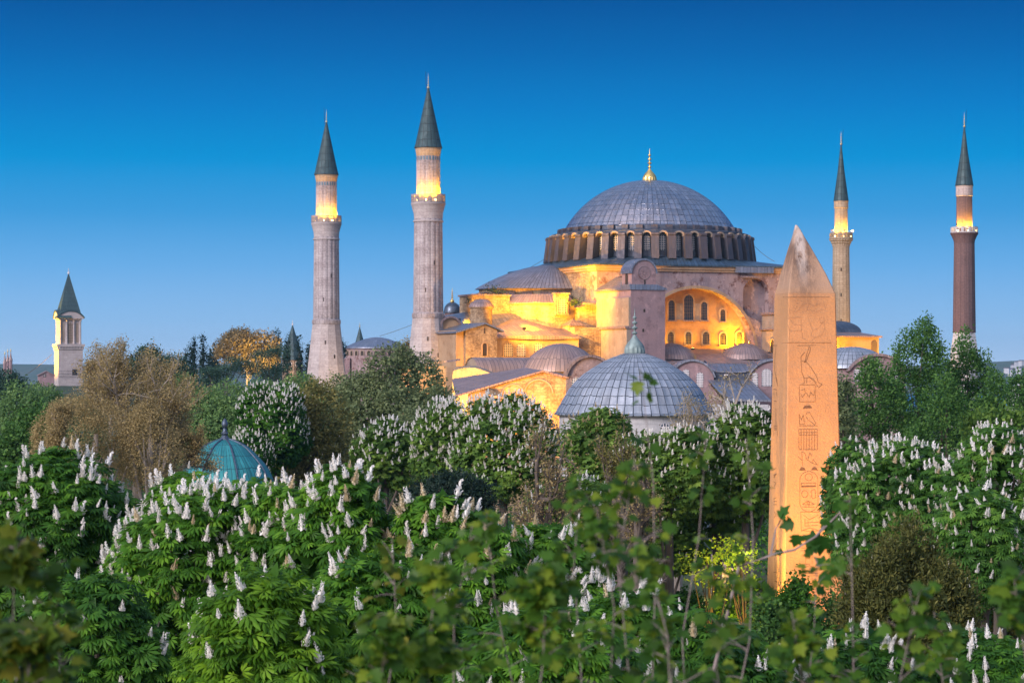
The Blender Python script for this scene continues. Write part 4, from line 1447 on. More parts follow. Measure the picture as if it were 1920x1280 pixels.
spot('tower_beam', (at(128.5, 0, Y).x - 26, Y - 14, 26), (at(128.5, 0, Y).x - 3, Y, 30), 260000, 70, (1, .47, .02))
spot('lantern_beam', (at(128.5, 0, Y).x - 9, Y - 6, Z(640)), (at(128.5, 0, Y).x - 3, Y, Z(620)), 9000, 90, (1, .5, .12))

# three gate turrets far off
for i, (px, y0, y1, hw_) in enumerate(((9, 664, 690, 3.4), (14.5, 660, 690, 3.2), (20, 659, 690, 3.6))):
    Y = 1000. + 12 * (i == 1)
    s = Y / FPX
    t_ = empty('gate_turret', (at(px, 0, Y).x, Y, 0), 0, ['leftmost and lowest of three pointed pale turrets', 'middle one of three pointed pale turrets, set back', 'rightmost of three pointed pale turrets above dark trees'][i], 'turret', 'gate turrets on the far hill')
    zt, ze_ = CZ + (HY - y0) * s, CZ + (HY - (y0 + 17)) * s
    MB().lathe([(hw_ * s * .9, 0), (hw_ * s * .9, ze_)], segs=8, smooth=False).build('wall', MT['plasterpink'], t_)
    MB().lathe([(hw_ * s * 1.15, ze_ - .1), (hw_ * s * .5, (ze_ + zt) / 2), (.05, zt)], segs=8, smooth=False).build('spire', MT['leadbr'], t_)
    MB().lathe([(.25, zt - .2), (.35, zt + .4), (.03, zt + 1.4)], segs=6).build('finial', MT['goldpale'], t_)

# pink house by the tower foot
Y = 880.
s = Y / FPX
ph = empty('pink_house', (at(86, 0, Y).x, Y, 0), R(15), 'small pink gabled house at the foot of the palace tower', 'house')
Z = lambda py: CZ + (HY - py) * s
MB().prism([(-2.9, -3, 0), (2.9, -3, 0), (2.9, -3, Z(703)), (0, -3, Z(697)), (-2.9, -3, Z(703))], (0, 6, 0)).build('wall', MT['plasterpink'], ph)
m = MB()
for a, b_ in (((-3.3, Z(703) - .3), (0, Z(697) + .1)), ((0, Z(697) + .1), (3.3, Z(703) - .3))):
    m.prism([(a[0], -3.4, a[1]), (b_[0], -3.4, b_[1]), (b_[0], -3.4, b_[1] + .35), (a[0], -3.4, a[1] + .35)], (0, 6.8, 0))
m.build('roof', MT['leadbr'], ph)
window(ph, (-.6, -3, Z(707)), (0, -1, 0), 1, 1.2, MT['darkwood'], MT['lattice'], 1, 1, False)
# stone pier between the trees
Y = 700.
s = Y / FPX
sp2 = empty('stone_pier', (at(188, 0, Y).x, Y, 0), R(15), 'plain pale stone pier standing among bare twigs near the palace tower', 'pier')
MB().box(-1.45, 1.45, -1.2, 1.2, 0, CZ + (HY - 667) * s).build('shaft', MT['whitestone'], sp2)
MB().box(-1.6, 1.6, -1.35, 1.35, CZ + (HY - 667) * s, CZ + (HY - 665) * s).build('cap', MT['lead'], sp2)

# conical kiosk
Y = 600.
s = Y / FPX
Z = lambda py: CZ + (HY - py) * s
ck = empty('conical_kiosk', (at(548.5, 0, Y).x, Y, 0), R(12), 'little eight sided kiosk with a tall conical lead roof and golden tip', 'kiosk')
MB().lathe([(2.7, 0), (2.7, Z(674.5))], segs=8, smooth=False).build('wall', MT['plasterpale'], ck)
MB().lathe([(3.0, Z(675)), (2.85, Z(673.5)), (1.3, Z(637)), (.08, Z(609))], segs=8, smooth=False, ur=2.7).build('roof', MT['leadspire'], ck)
finial(ck, (0, 0), Z(610), .26, MT['lattice'], 'finial', False, 1.6)
for k in range(8):
    a = R(22.5 + 45 * k)
    d = Vector((math.cos(a), math.sin(a), 0))
    if d.y < .3:
        window(ck, d * 2.49 + Vector((0, 0, Z(686))), d, .75, 1.1, MT['bluegl'], None, 0, 0, True, MT['whitestone'])
spot('kiosk_beam', (at(535, 0, Y).x, Y - 9, Z(700)), (at(548, 0, Y).x, Y, Z(682)), 1600, 80, (1, .5, .12))
# second cone behind the round building
Y = 800.
s = Y / FPX
Z = lambda py: CZ + (HY - py) * s
cs = empty('conical_tower', (at(674.5, 0, Y).x, Y, 0), 0, 'slim tower of which only the grey cone shows above the round building', 'tower')
MB().lathe([(1.5, 0), (1.5, Z(646))], segs=8, smooth=False).build('wall', MT['plasterpale'], cs)
MB().lathe([(1.8, Z(646.5)), (1.7, Z(645)), (.08, Z(613))], segs=8, smooth=False, ur=1.6).build('roof', MT['leadspire'], cs)
finial(cs, (0, 0), Z(613.5), .3, MT['goldpale'], 'finial', False, 1.9)
# round church with a low lead dome
Y = 650.
s = Y / FPX
Z = lambda py: CZ + (HY - py) * s
rc = empty('round_church', (at(706.5, 0, Y).x, Y, 0), 0, 'low round building with a wide shallow lead dome between the thick minarets', 'church')
wall_ = MB().lathe([(8.9, 0), (8.9, Z(655)), (9.1, Z(654.5)), (9.1, Z(653))], segs=48).build('wall', MT['plaster'], rc)
MB().lathe([(9.35, Z(653)), (9.25, Z(651.5)), (6.5, Z(643)), (3.4, Z(635.5)), (1.3, Z(632.5)), (.02, Z(632))], segs=96, ur=9, mod=lambda j, r: .07 if j % 2 == 0 and r > 1 else 0).build('dome', MT['lead'], rc, 25)
for k in range(16):
    a = -PI + .28 + .22 * k
    d = Vector((math.cos(a), math.sin(a), 0))
    if d.y < .3:
        window(rc, d * 8.9 + Vector((0, 0, Z(666.5))), d, .9, 1.3, MT['darkwood'], None, 0, 0, True, MT['plasterpale'])
MB().box(-9.6, -7.2, -6.4, -4, 0, Z(671)).build('side_chapel', MT['plasterpink'], rc)

# teal octagonal fountain dome
Y = 180.
s = Y / FPX
Z = lambda py: CZ + (HY - py) * s
fo = empty('domed_fountain', (at(421.5, 0, Y).x, Y, 0), R(22.5), 'teal ribbed copper fountain dome with a pointed finial among the chestnuts', 'fountain')
for k in range(8):
    a = 2 * PI * k / 8 + R(22.5)
    m = MB().lathe([(.3, .6), (.3, .9), (.22, 1), (.2, 7.3), (.32, 7.6), (.32, 7.9)], (3.3 * math.cos(a), 3.3 * math.sin(a)), 12)
    m.build('column', MT['whitestone'], fo)
MB().lathe([(4.6, 0), (4.6, .3), (4.2, .3), (4.2, .6), (.02, .6)], segs=8, smooth=False).build('platform', MT['whitestone'], fo)
MB().lathe([(3.0, 7.9), (3.6, 7.9), (3.6, 9.0), (3.95, 9.25)], segs=8, smooth=False).build('entablature', MT['whitestone'], fo)
MTc = lead('teal_copper', (.06, .36, .37), (.02, .20, .24), .36, 1.3, (.015, .07, .09), .03, .5, .3, .9)
pf = [(4.15, Z(924)), (4.1, Z(917)), (3.95, Z(910)), (3.77, Z(897)), (3.52, Z(883)), (3.18, Z(871)), (2.68, Z(858)), (2.3, Z(849)), (1.93, Z(840.5)), (1.5, Z(833.5)), (1.1, Z(829)), (.6, Z(825)), (.3, Z(823))]
dm = MB().lathe(pf, segs=48, ur=3.9).build('dome', MTc, fo)
for k in range(8):
    a = 2 * PI * k / 8
    m = MB().tube([(r * math.cos(a) * 1.01, r * math.sin(a) * 1.01, z + .02) for r, z in pf[1:]], .07, 6)
    m.build('rib', MT['verdkd'] if 'verdkd' in MT else MT['leaddk'], dm)
z0 = Z(825.5)
MB().lathe([(.5, z0), (.3, z0 + .25), (.2, z0 + .4), (.3, z0 + .55), (.16, z0 + .75), (.14, z0 + .95), (.24, z0 + 1.1), (.26, z0 + 1.3), (.2, z0 + 1.5), (.02, z0 + 1.75)], segs=16).build('finial', MT['leaddk'], fo)

# lit gate piers on the plaza
for i, px in enumerate((1256, 1354)):
    Y = 190.
    x = at(px, 0, Y).x
    gp = empty('gate_pier', (x, Y, 0), R(10), ['lit stone pier farther from the obelisk, glowing among dark shrubs', 'lit stone pier nearer the obelisk, glowing among dark shrubs'][i], 'pier', 'lit stone piers on the plaza')
    MB().box(-.62, .62, -.62, .62, .25, 2.3).build('shaft', MT['limestone'], gp)
    MB().box(-.78, .78, -.78, .78, 0, .25).build('plinth', MT['limestone'], gp)
    m = MB().box(-.75, .75, -.75, .75, 2.3, 2.5)
    m.lathe([(.6, 2.5), (.45, 2.75), (.02, 3.0)], segs=4, smooth=False, rot=PI / 4)
    m.build('cap', MT['limestone'], gp)
    point('pier_light', (x - .9, Y - 2.2, 1.2), 900, (1, .62, .25), .2)

# wires
def wire(a, b, sag, label, r=.03):
    a, b = Vector(a), Vector(b)
    m = MB().tube([a.lerp(b, i / 24) - Vector((0, 0, sag * 4 * (i / 24) * (1 - i / 24))) for i in range(25)], r, 4)
    tag(m.build('cable', MT['iron']), label, 'cable')


wire(W2(-16, -9, 46.3), at(712, 630, 560), 2.0, 'thin dark cable sloping from the great dome down past the thick minaret', .05)
wire(W2(20, -6, 44), at(1452, 490, 440), .3, 'thin dark cable from the drum of the great dome down behind the obelisk', .05)
wire(at(97, 664, 895), at(52, 700, 905), .4, 'thin dark wire slanting from the palace tower down to the trees', .09)
# ------------------------------------------------------------------ obelisk
OY = 110.
OX = at(1509, 0, OY).x
PH = R(10.1)
obel = empty('obelisk', (OX, OY, 0), PH, 'tall pink granite obelisk carved with hieroglyphs and a bird', 'obelisk')
M = Mat('pink_granite')
c = M.mix(M.noise(M.obj(), .7, 8, .65), (.55, .295, .135), (.46, .245, .11))
c = M.mix(M.math('MULTIPLY', M.noise(M.obj(), 14, 4, .7), .5), c, (.33, .19, .11))
c = M.mix(M.math('MULTIPLY', M.noise(M.obj(), 5, 8, .75, .57, .66), .45), c, (.32, .19, .11))
c = M.mix(M.math('MULTIPLY', M.noise(M.obj(1.5, 1.5, .2), 1.4, 6, .7, .5, .8), .35), c, (.26, .17, .12))
sp = M.n('ShaderNodeSeparateXYZ')
M.l(M.obj(), sp.inputs[0])
tp = M.n('ShaderNodeMapRange')
tp.inputs['From Min'].default_value = 22.3
tp.inputs['From Max'].default_value = 22.9
M.l(sp.outputs['Z'], tp.inputs['Value'])
c = M.mix(M.math('MULTIPLY', tp.outputs[0], .45), c, (.36, .29, .25))
# soot and lime run-off near the tip
hi = M.n('ShaderNodeMapRange')
hi.inputs['From Min'].default_value = 21.2
hi.inputs['From Max'].default_value = 24.0
M.l(sp.outputs['Z'], hi.inputs['Value'])
mid = M.n('ShaderNodeMapRange')
mid.inputs['From Min'].default_value = .95
mid.inputs['From Max'].default_value = .2
xx = M.math('ABSOLUTE', M.math('ADD', sp.outputs['X'], .35))
M.l(xx, mid.inputs['Value'])
soot = M.math('MULTIPLY', M.math('MULTIPLY', hi.outputs[0], mid.outputs[0]), M.noise(M.obj(2.2, 2.2, .5), 1.6, 7, .7, .32, .55))
c = M.mix(M.math('MULTIPLY', soot, .95), c, (.09, .06, .05))
hi2 = M.n('ShaderNodeMapRange')
hi2.inputs['From Min'].default_value = 22.8
hi2.inputs['From Max'].default_value = 24.6
M.l(sp.outputs['Z'], hi2.inputs['Value'])
mid2 = M.n('ShaderNodeMapRange')
mid2.inputs['From Min'].default_value = .34
mid2.inputs['From Max'].default_value = .12
M.l(xx, mid2.inputs['Value'])
wh_ = M.math('MULTIPLY', M.math('MULTIPLY', hi2.outputs[0], mid2.outputs[0]), M.noise(M.obj(4, 4, .35), 1.5, 6, .7, .36, .5))
c = M.mix(M.math('MULTIPLY', wh_, .8), c, (.56, .48, .43))
M.bump(M.noise(M.obj(), 9, 8, .7), .5, .03)
GR = M.fin(c, .8)
z0, z1, z2 = 6.4, 22.55, 25.75
hb, ht = 1.50, 1.165
m = MB()
ch = .05


def oct_ring(h, z, dx=0., dy=0.):
    return [(-h + dx, -h + ch + dy, z), (-h + ch + dx, -h + dy, z), (h - ch + dx, -h + dy, z), (h + dx, -h + ch + dy, z), (h + dx, h - ch + dy, z), (h - ch + dx, h + dy, z), (-h + ch + dx, h + dy, z), (-h + dx, h - ch + dy, z)]


rj = random.Random(4)
rows = []
for i in range(41):
    t = i / 40
    r8 = oct_ring(hb + (ht - hb) * t, z0 + (z1 - z0) * t)
    rows.append([(x + rj.gauss(0, .003), y + rj.gauss(0, .003), z) for x, y, z in r8] if 0 < i < 40 else r8)
m.grid(rows, False, True, [0, .1, 3, 3.1, 6, 6.1, 9, 9.1, 12], [16 * i / 40 for i in range(41)])
m.face(rows[0])
shaft = m.build('shaft', GR, obel)
m = MB()
rr = [oct_ring(ht, z1 + .004), oct_ring(ht * .755, z1 + .95, -.09), oct_ring(ht * .40, z1 + 2.15, -.25), oct_ring(ht * .21, z1 + 2.75, -.33), oct_ring(.13, z1 + 3.1, -.38), oct_ring(.055, z1 + 3.3, -.43)]
m.grid(rr, False, True)
m.face(rr[-1][::-1])
m.build('pyramid_tip', GR, obel)
m = MB()
for a, b in ((-1, -1), (1, -1), (1, 1), (-1, 1)):
    q = MB().box(a * 1.2 - .27, a * 1.2 + .27, b * 1.2 - .27, b * 1.2 + .27, 5.9, 6.4)
    q.build('bronze_block', MT['leaddk'], obel)
MB().box(-1.75, 1.75, -1.75, 1.75, 3.0, 5.9).build('carved_base', MT['marblebase'], obel)
MB().box(-2.1, 2.1, -2.1, 2.1, 1.2, 3.0).build('plinth', MT['marblebase'], obel)
MB().box(-3.2, 3.2, -3.2, 3.2, .02, 1.2).build('step', MT['whitestone'], obel)
CARV = plain('carved_groove', (.17, .09, .05), .9, 0, .4, 9)


CARVL = plain('shallow_groove', (.36, .21, .13), .9, 0, .4, 9)


def face_half(z):
    return hb + (ht - hb) * (z - z0) / (z1 - z0)


def onface(px, py, side=0):
    """photo pixel -> local point on the broad (0) or narrow (1) face of the obelisk"""
    z = CZ + (HY - py) / FPX * (OY - 1.4)
    for _ in range(3):
        h = face_half(min(z, z1)) if z <= z1 else ht * max(.08, 1 - (z - z1) / 3.3)
        k = (px - CX) / FPX
        co, si = math.cos(PH), math.sin(PH)
        if side == 0:      # y = -h ; world x = OX + x co + h si ; world y = OY + x si - h co
            x = (k * (OY - h * co) - OX - h * si) / (co - k * si)
            wy = OY + x * si - h * co
            p = (x, -h)
        else:              # x = -h ; world x = OX - h co - y si ; world y = OY - h si + y co
            y = (OX - h * co - k * (OY - h * si)) / (k * co + si)
            wy = OY - h * si + y * co
            p = (-h, y)
        z = CZ + (HY - py) / FPX * wy
    return Vector((p[0], p[1], z))


def carve(name, strokes, w=.018, side=0, fills=(), mat=None):
    """shallow cut lines: thin dark strips lying in the face"""
    m = MB()
    n = Vector((0, -1, .02)) if side == 0 else Vector((-1, 0, .02))
    for st in strokes:
        pts = [onface(x, y, side) + n * .012 for x, y in st]
        for a, b in zip(pts, pts[1:]):
            d = b - a
            if d.length < 1e-5:
                continue
            t = d.cross(n).normalized() * w * .5
            e = d.normalized() * w * .3
            m.face([a - e - t, a - e + t, b + e + t, b + e - t])
    for st in fills:
        m.face([onface(x, y, side) + n * .010 for x, y in st])
    return m.build(name, mat or CARV, shaft)


ell = lambda cx, cy, rx, ry, a0=0, a1=360, n=18: [(cx + rx * math.cos(R(a0 + (a1 - a0) * i / n)), cy - ry * math.sin(R(a0 + (a1 - a0) * i / n))) for i in range(n + 1)]
Z5 = lambda *p: [(1420 + x / 3.555, 400 + y / 3.555) for x, y in p]
Z6 = lambda *p: [(1420 + x / 3.37, 760 + y / 3.37) for x, y in p]
carve('carved_border', [Z5((170, 558), (478, 558)), Z5((165, 862), (492, 862)), Z5((265, 881), (388, 878))], .017)
_s = [
    Z5((195, 590), (215, 640), (205, 690), (240, 740), (300, 745)), Z5((215, 640), (250, 660), (280, 640), (300, 600)), Z5((290, 620), (330, 600), (380, 615), (420, 600), (460, 625)), Z5((300, 660), (340, 640), (390, 655), (440, 640), (470, 660)),
    Z5((195, 700), (290, 690), (295, 780), (215, 785), (200, 740)), Z5((295, 780), (300, 830), (330, 850)), Z5((215, 785), (210, 845)), Z5((345, 730), (370, 780), (410, 760), (440, 720), (450, 760), (430, 810), (385, 830), (360, 850)),
    Z5((370, 780), (355, 810), (385, 830)), Z5((415, 700), (430, 690), (450, 705), (445, 725), (420, 730), (415, 700)), Z5((345, 715), (360, 750)), Z5((250, 580), (270, 610), (250, 640)), Z5((330, 575), (345, 600), (330, 640), (360, 660)), Z5((400, 580), (395, 620)), Z5((440, 585), (455, 640))]
for st in _s:
    carve('carved_mark', [st], .012, mat=CARVL)
carve('carved_falcon', [
    Z5((343, 892), (318, 980), (312, 992), (322, 990), (350, 920), (353, 893), (343, 890)), Z5((318, 925), (300, 942), (290, 955), (291, 985), (296, 1060), (310, 1095), (330, 1098), (345, 1090), (380, 1120), (400, 1150), (412, 1158), (432, 1140), (408, 1128), (390, 1080), (360, 1030), (335, 1000), (320, 985)),
    Z5((296, 985), (320, 985)), Z5((345, 1090), (370, 1102), (395, 1128)), Z5((310, 1095), (312, 1130), (300, 1135)), Z5((330, 1098), (328, 1130))], .02)
carve('carved_panel', [Z5((278, 1142), (385, 1142)), Z5((280, 1155), (280, 1255), (385, 1255), (385, 1150)), Z5((290, 1180), (315, 1170), (318, 1200), (300, 1225), (290, 1205)), Z5((325, 1195), (345, 1225), (355, 1190), (375, 1215), (380, 1185))], .017)
carve('carved_mound', [Z6((288, 18), (300, 2), (330, 0), (344, 14), (288, 18))], .02, 0, [Z6((290, 18), (302, 3), (330, 1), (343, 16))])
carve('carved_bird', [Z6((265, 118), (265, 55), (278, 90), (290, 60), (296, 118), (265, 118)), Z6((306, 60), (312, 45), (328, 42), (340, 62), (368, 112), (362, 122), (340, 105), (318, 90), (308, 70)), Z6((262, 128), (380, 128))], .018)
carve('carved_facade', [Z6((262, 150), (262, 278), (378, 278), (378, 150), (262, 150)), Z6((262, 170), (378, 170)), Z6((262, 185), (378, 185))] + [Z6((276 + 17 * k, 150), (276 + 17 * k, 278)) for k in range(6)], .017)
carve('carved_flying_bird', [Z6((280, 292), (284, 378)), Z6((280, 292), (300, 300), (310, 340), (345, 362), (380, 375), (352, 340), (345, 362)), Z6((318, 345), (330, 300), (345, 320)), Z6((255, 320), (278, 345))], .017)
carve('carved_loaf', [Z6((264, 408), (305, 408))], .02, 0, [Z6((264, 408), (272, 393), (285, 388), (298, 394), (305, 408))])
carve('carved_loaf', [Z6((340, 406), (382, 408))], .02, 0, [Z6((340, 406), (348, 392), (361, 387), (374, 394), (382, 408))])
cr = [(268, 620), (268, 470)] + [(325 - 57 * math.cos(R(a)), 470 - 55 * math.sin(R(a))) for a in range(0, 181, 15)] + [(382, 620)] + [(325 + 57 * math.cos(R(a)), 615 + 55 * math.sin(R(a))) for a in range(0, 181, 15)]
carve('carved_cartouche', [Z6(*cr), Z6(*ell(324, 451, 23, 22)), Z6((276, 490), (368, 488), (368, 512), (278, 514), (276, 490)), Z6(*ell(299, 558, 20, 22)), Z6((338, 545), (345, 532), (362, 530), (370, 545), (366, 560), (370, 578), (352, 588), (340, 575), (344, 560), (338, 545)),
                           Z6((285, 622), (320, 602), (362, 622), (325, 628), (285, 622)), Z6(*ell(322, 616, 8, 8)), Z6((285, 640), (362, 640))], .017, 0, [Z6((278, 506), (368, 504), (368, 512), (278, 514))])
carve('carved_emblem', [Z6((272, 672), (388, 672)), Z6((274, 672), (277, 790), (285, 790)), Z6((290, 690), (330, 720), (385, 690)), Z6((300, 740), (385, 735)), Z6((300, 760), (385, 755)), Z6((300, 715), (300, 760)), Z6((320, 722), (320, 760)), Z6((285, 788), (335, 772), (388, 788), (335, 796), (285, 788))], .017)
carve('carved_sign', [Z6((290, 820), (330, 860), (375, 880)), Z6((330, 835), (300, 880)), Z6((275, 900), (390, 896)), Z6((275, 915), (390, 911)), Z6((305, 940), (305, 1000), (330, 1000)), Z6((305, 940), (345, 940), (345, 1000)), Z6((275, 1030), (330, 1010), (385, 1030), (330, 1042), (275, 1030))], .017)
carve('carved_sign', [Z6((280, 1060), (385, 1058)), Z6((280, 1075), (385, 1073)), Z6((300, 1090), (300, 1140)), Z6((345, 1090), (345, 1140)), Z6((370, 1090), (372, 1150))], .016)
# narrow side
carve('carved_column', [Z5((125, 890), (118, 960), (114, 1030), (124, 1090), (136, 1150), (130, 1100), (124, 1090)), Z5((110, 880), (134, 880)), Z5((110, 1170), (130, 1175)), Z5((112, 1190), (112, 1230)), Z5((128, 1190), (130, 1215)), Z5((112, 1250), (130, 1252))], .028, 1)
_s = [Z6((118, 20), (118, 120)), Z6((105, 128), (128, 128)), Z6((105, 140), (128, 140)), Z6((105, 152), (128, 152)), Z6((105, 160), (105, 190)), Z6((128, 160), (128, 190)), Z6((103, 405), (120, 395)), Z6((104, 440), (122, 430), (104, 455)), Z6((104, 480), (120, 490), (108, 510)), Z6((104, 590), (122, 580)),
                        Z6((104, 605), (124, 605)), Z6((104, 625), (124, 625)), Z6((108, 670), (120, 690), (106, 710)), Z6((105, 800), (105, 850)), Z6((118, 880), (100, 915), (118, 915)), Z6((112, 960), (112, 1040)), Z6((104, 1050), (122, 1050)), Z6((112, 1060), (112, 1110), (124, 1110))]
for st in _s:
    carve('carved_mark', [st], .03, 1)
# the lamps at its foot
spot('obelisk_beam', (OX - 5.5, OY - 3.5, .8), (OX - 1, OY, 15), 27000, 46, (1, .52, .05))
spot('obelisk_beam', (OX + .5, OY - 9.5, .8), (OX, OY, 9.0), 7000, 34, (1, .44, .07), None, .8)
spot('obelisk_beam', (OX + .9, OY - 9.5, .8), (OX, OY, 18.5), 24000, 30, (1, .44, .07), None, .8)
# ------------------------------------------------------------------ vegetation
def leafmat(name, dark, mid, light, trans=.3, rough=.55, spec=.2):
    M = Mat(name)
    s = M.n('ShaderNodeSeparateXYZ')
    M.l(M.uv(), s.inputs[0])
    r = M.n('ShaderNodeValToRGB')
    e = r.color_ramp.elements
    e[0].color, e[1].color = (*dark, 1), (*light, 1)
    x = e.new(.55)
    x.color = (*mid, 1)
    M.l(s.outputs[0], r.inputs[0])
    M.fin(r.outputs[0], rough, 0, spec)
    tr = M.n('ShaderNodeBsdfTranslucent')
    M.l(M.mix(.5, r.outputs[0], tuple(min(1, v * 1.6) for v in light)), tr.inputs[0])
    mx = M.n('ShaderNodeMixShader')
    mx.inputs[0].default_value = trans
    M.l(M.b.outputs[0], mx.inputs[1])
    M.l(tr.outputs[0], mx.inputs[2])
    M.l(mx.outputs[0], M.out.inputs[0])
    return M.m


LM = {
    'chest': leafmat('chestnut_leaf', (.012, .052, .006), (.055, .165, .014), (.135, .30, .022)),
    'chestdk': leafmat('dark_chestnut_leaf', (.010, .042, .007), (.038, .125, .014), (.095, .235, .02)),
    'chestr': leafmat('broad_chestnut_leaf', (0.0168, 0.06, 0.0096), (0.06, 0.162, 0.024), (0.132, 0.276, 0.036)),
    'chestlt': leafmat('bright_chestnut_leaf', (.03, .095, .007), (.09, .21, .013), (.19, .36, .022)),
    'chestmid': leafmat('far_chestnut_leaf', (0.03, 0.078, 0.0144), (0.096, 0.192, 0.0336), (0.204, 0.324, 0.054)),
    'green': leafmat('hazy_green_leaf', (0.048, 0.102, 0.036), (0.12, 0.228, 0.072), (0.204, 0.324, 0.096)),
    'grey': leafmat('grey_green_leaf', (0.06, 0.096, 0.042), (0.144, 0.192, 0.084), (0.228, 0.276, 0.12)),
    'olive': leafmat('olive_leaf', (0.072, 0.084, 0.024), (0.18, 0.174, 0.054), (0.288, 0.252, 0.078)),
    'rust': leafmat('rust_leaf', (.14, .085, .03), (.30, .18, .055), (.45, .26, .07)),
    'brown': leafmat('budding_brown_leaf', (.15, .12, .055), (.30, .24, .11), (.44, .34, .15)),
    'gold': leafmat('golden_leaf', (.11, .09, .05), (.20, .16, .085), (.28, .22, .11)),
    'dark': leafmat('evergreen_needle', (.006, .018, .014), (.013, .032, .022), (.026, .055, .034), .1, .6),
    'cedar': leafmat('cedar_needle', (.016, .045, .030), (.035, .08, .052), (.06, .12, .07), .1, .6),
    'junip': leafmat('juniper_spray', (.03, .045, .012), (.085, .095, .024), (.16, .155, .036), .15, .6),
    'poplar': leafmat('poplar_leaf', (0.0192, 0.066, 0.0168), (0.06, 0.15, 0.0312), (0.12, 0.24, 0.048)),
    'plane': leafmat('plane_leaf', (.016, .055, .009), (.062, .155, .018), (.19, .26, .022), .45, .45),
    'planeyl': leafmat('yellowing_plane_leaf', (.022, .06, .008), (.075, .13, .014), (.20, .20, .02), .45, .45),
    'fresh': leafmat('fresh_leaf', (.05, .12, .012), (.12, .23, .02), (.2, .32, .03), .4),
}
BARK = plain('grey_bark', (.12, .10, .085), .9, 0, .5, 2)
BARKD = plain('dark_bark', (.03, .024, .02), .9, 0, .4, 3)
BARKP = plain('pale_bark', (.34, .30, .26), .85, 0, .5, 1.5)
BARKR = plain('greyish_stem_bark', (.24, .20, .19), .85, 0, .4, 6)
PETAL = leafmat('white_petal', (.62, .59, .52), (.84, .84, .81), (.90, .88, .86), .25, .7, .2)
PETALF = leafmat('faded_petal', (.40, .30, .16), (.56, .47, .30), (.66, .60, .46), .25, .7, .2)


def unit(v):
    return v / np.maximum(np.linalg.norm(v, axis=-1, keepdims=True), 1e-9)


def frames(f, up):
    f = unit(f)
    z = unit(up - (up * f).sum(-1, keepdims=True) * f)
    return f, np.cross(z, f), z


def scatter(PV, PF, pos, f, up, sc):
    X, Y, Zx = frames(f, up)
    sc = np.asarray(sc).reshape(-1, 1, 1)
    V = pos[:, None, :] + sc * (PV[None, :, 0:1] * X[:, None] + PV[None, :, 1:2] * Y[:, None] + PV[None, :, 2:3] * Zx[:, None])
    n, k = len(pos), len(PV)
    F = (PF[None] + (np.arange(n) * k)[:, None, None]).reshape(-1, PF.shape[1])
    return V.reshape(-1, 3), F


def palmate(angs, lens, fine=True):
    V, F = [], []
    for a, L in zip(angs, lens):
        a = math.radians(a)
        d = np.array((math.cos(a), math.sin(a), 0.))
        p = np.array((-d[1], d[0], 0.))
        z = np.array((0, 0, 1.))
        i = len(V)
        if fine:
            V += [d * .04, d * .5 * L + z * -.02 * L, d * L + z * -.42 * L, d * .64 * L + p * .135 * L + z * -.2 * L, d * .64 * L - p * .135 * L + z * -.2 * L]
            F += [[i, i + 4, i + 2, i + 1], [i, i + 1, i + 2, i + 3]]
        else:
            V += [d * .04, d * .6 * L + p * .22 * L + z * -.06 * L, d * L + z * -.25 * L, d * .6 * L - p * .22 * L + z * -.06 * L]
            F += [[i, i + 3, i + 2, i + 1]]
    return np.array(V), np.array(F)


PALM = palmate((-105, -68, -33, 0, 33, 68, 105), (.5, .76, .95, 1, .95, .76, .5))
PALMS = palmate((-80, -38, 0, 38, 80), (.65, .9, 1, .9, .65), False)
KITE = (np.array(((0, 0, 0), (.5, .32, .05), (1, 0, -.12), (.5, -.32, .05))), np.array(((0, 3, 2, 1),)))
NEEDLE = (np.array(((0, 0, 0), (.5, .16, .05), (1, 0, 0), (.5, -.16, .05))), np.array(((0, 3, 2, 1),)))


def panicle_proto(seed, rings=13, per=8, h=1., r=.31, fl=.115, bend=0.):
    rg = np.random.default_rng(seed)
    V, F, U = [], [], []
    for i in range(rings):
        t = (i + .5) / rings
        rr = r * (1 - t) ** .95 * (.7 + .3 * min(1, t * 6)) + .01
        n = max(3, int(per * (1 - t * .55)))
        for k in range(n):
            a = 2 * PI * (k + .5 * (i % 2)) / n + rg.normal() * .25
            d = np.array((math.cos(a), math.sin(a), rg.normal() * .3 - .1))
            d /= np.linalg.norm(d)
            if rg.random() < .1:
                continue
            s = fl * (1.1 - t * .55) * (.75 + .5 * rg.random())
            c = np.array((d[0] * rr + bend * t * t, d[1] * rr, t * h + rg.normal() * .02))
            tt = np.cross(d, (0, 0, 1.))
            tt /= np.linalg.norm(tt)
            b = np.cross(tt, d)
            j = len(V)
            o = rg.normal() * .5
            t2, b2 = tt * math.cos(o) + b * math.sin(o), b * math.cos(o) - tt * math.sin(o)
            V += [c - t2 * s * .5 - b2 * s * .4 - d * s * .2, c + t2 * s * .5 - b2 * s * .4 - d * s * .2, c + t2 * s * .4 + b2 * s * .55 + d * s * .15, c - t2 * s * .4 + b2 * s * .55 + d * s * .15]
            F.append([j, j + 1, j + 2, j + 3])
            U.append((rg.random(), 0))
    # inner stem cone
    for k in range(5):
        a0, a1 = 2 * PI * k / 5, 2 * PI * (k + 1) / 5
        j = len(V)
        V += [(r * .5 * math.cos(a0), r * .5 * math.sin(a0), .02), (r * .5 * math.cos(a1), r * .5 * math.sin(a1), .02), (.01 * math.cos(a1), .01 * math.sin(a1), h), (.01 * math.cos(a0), .01 * math.sin(a0), h)]
        V = [np.array(v) for v in V]
        F.append([j, j + 1, j + 2, j + 3])
        U.append((.3, 0))
    return np.array(V), np.array(F), np.array(U)


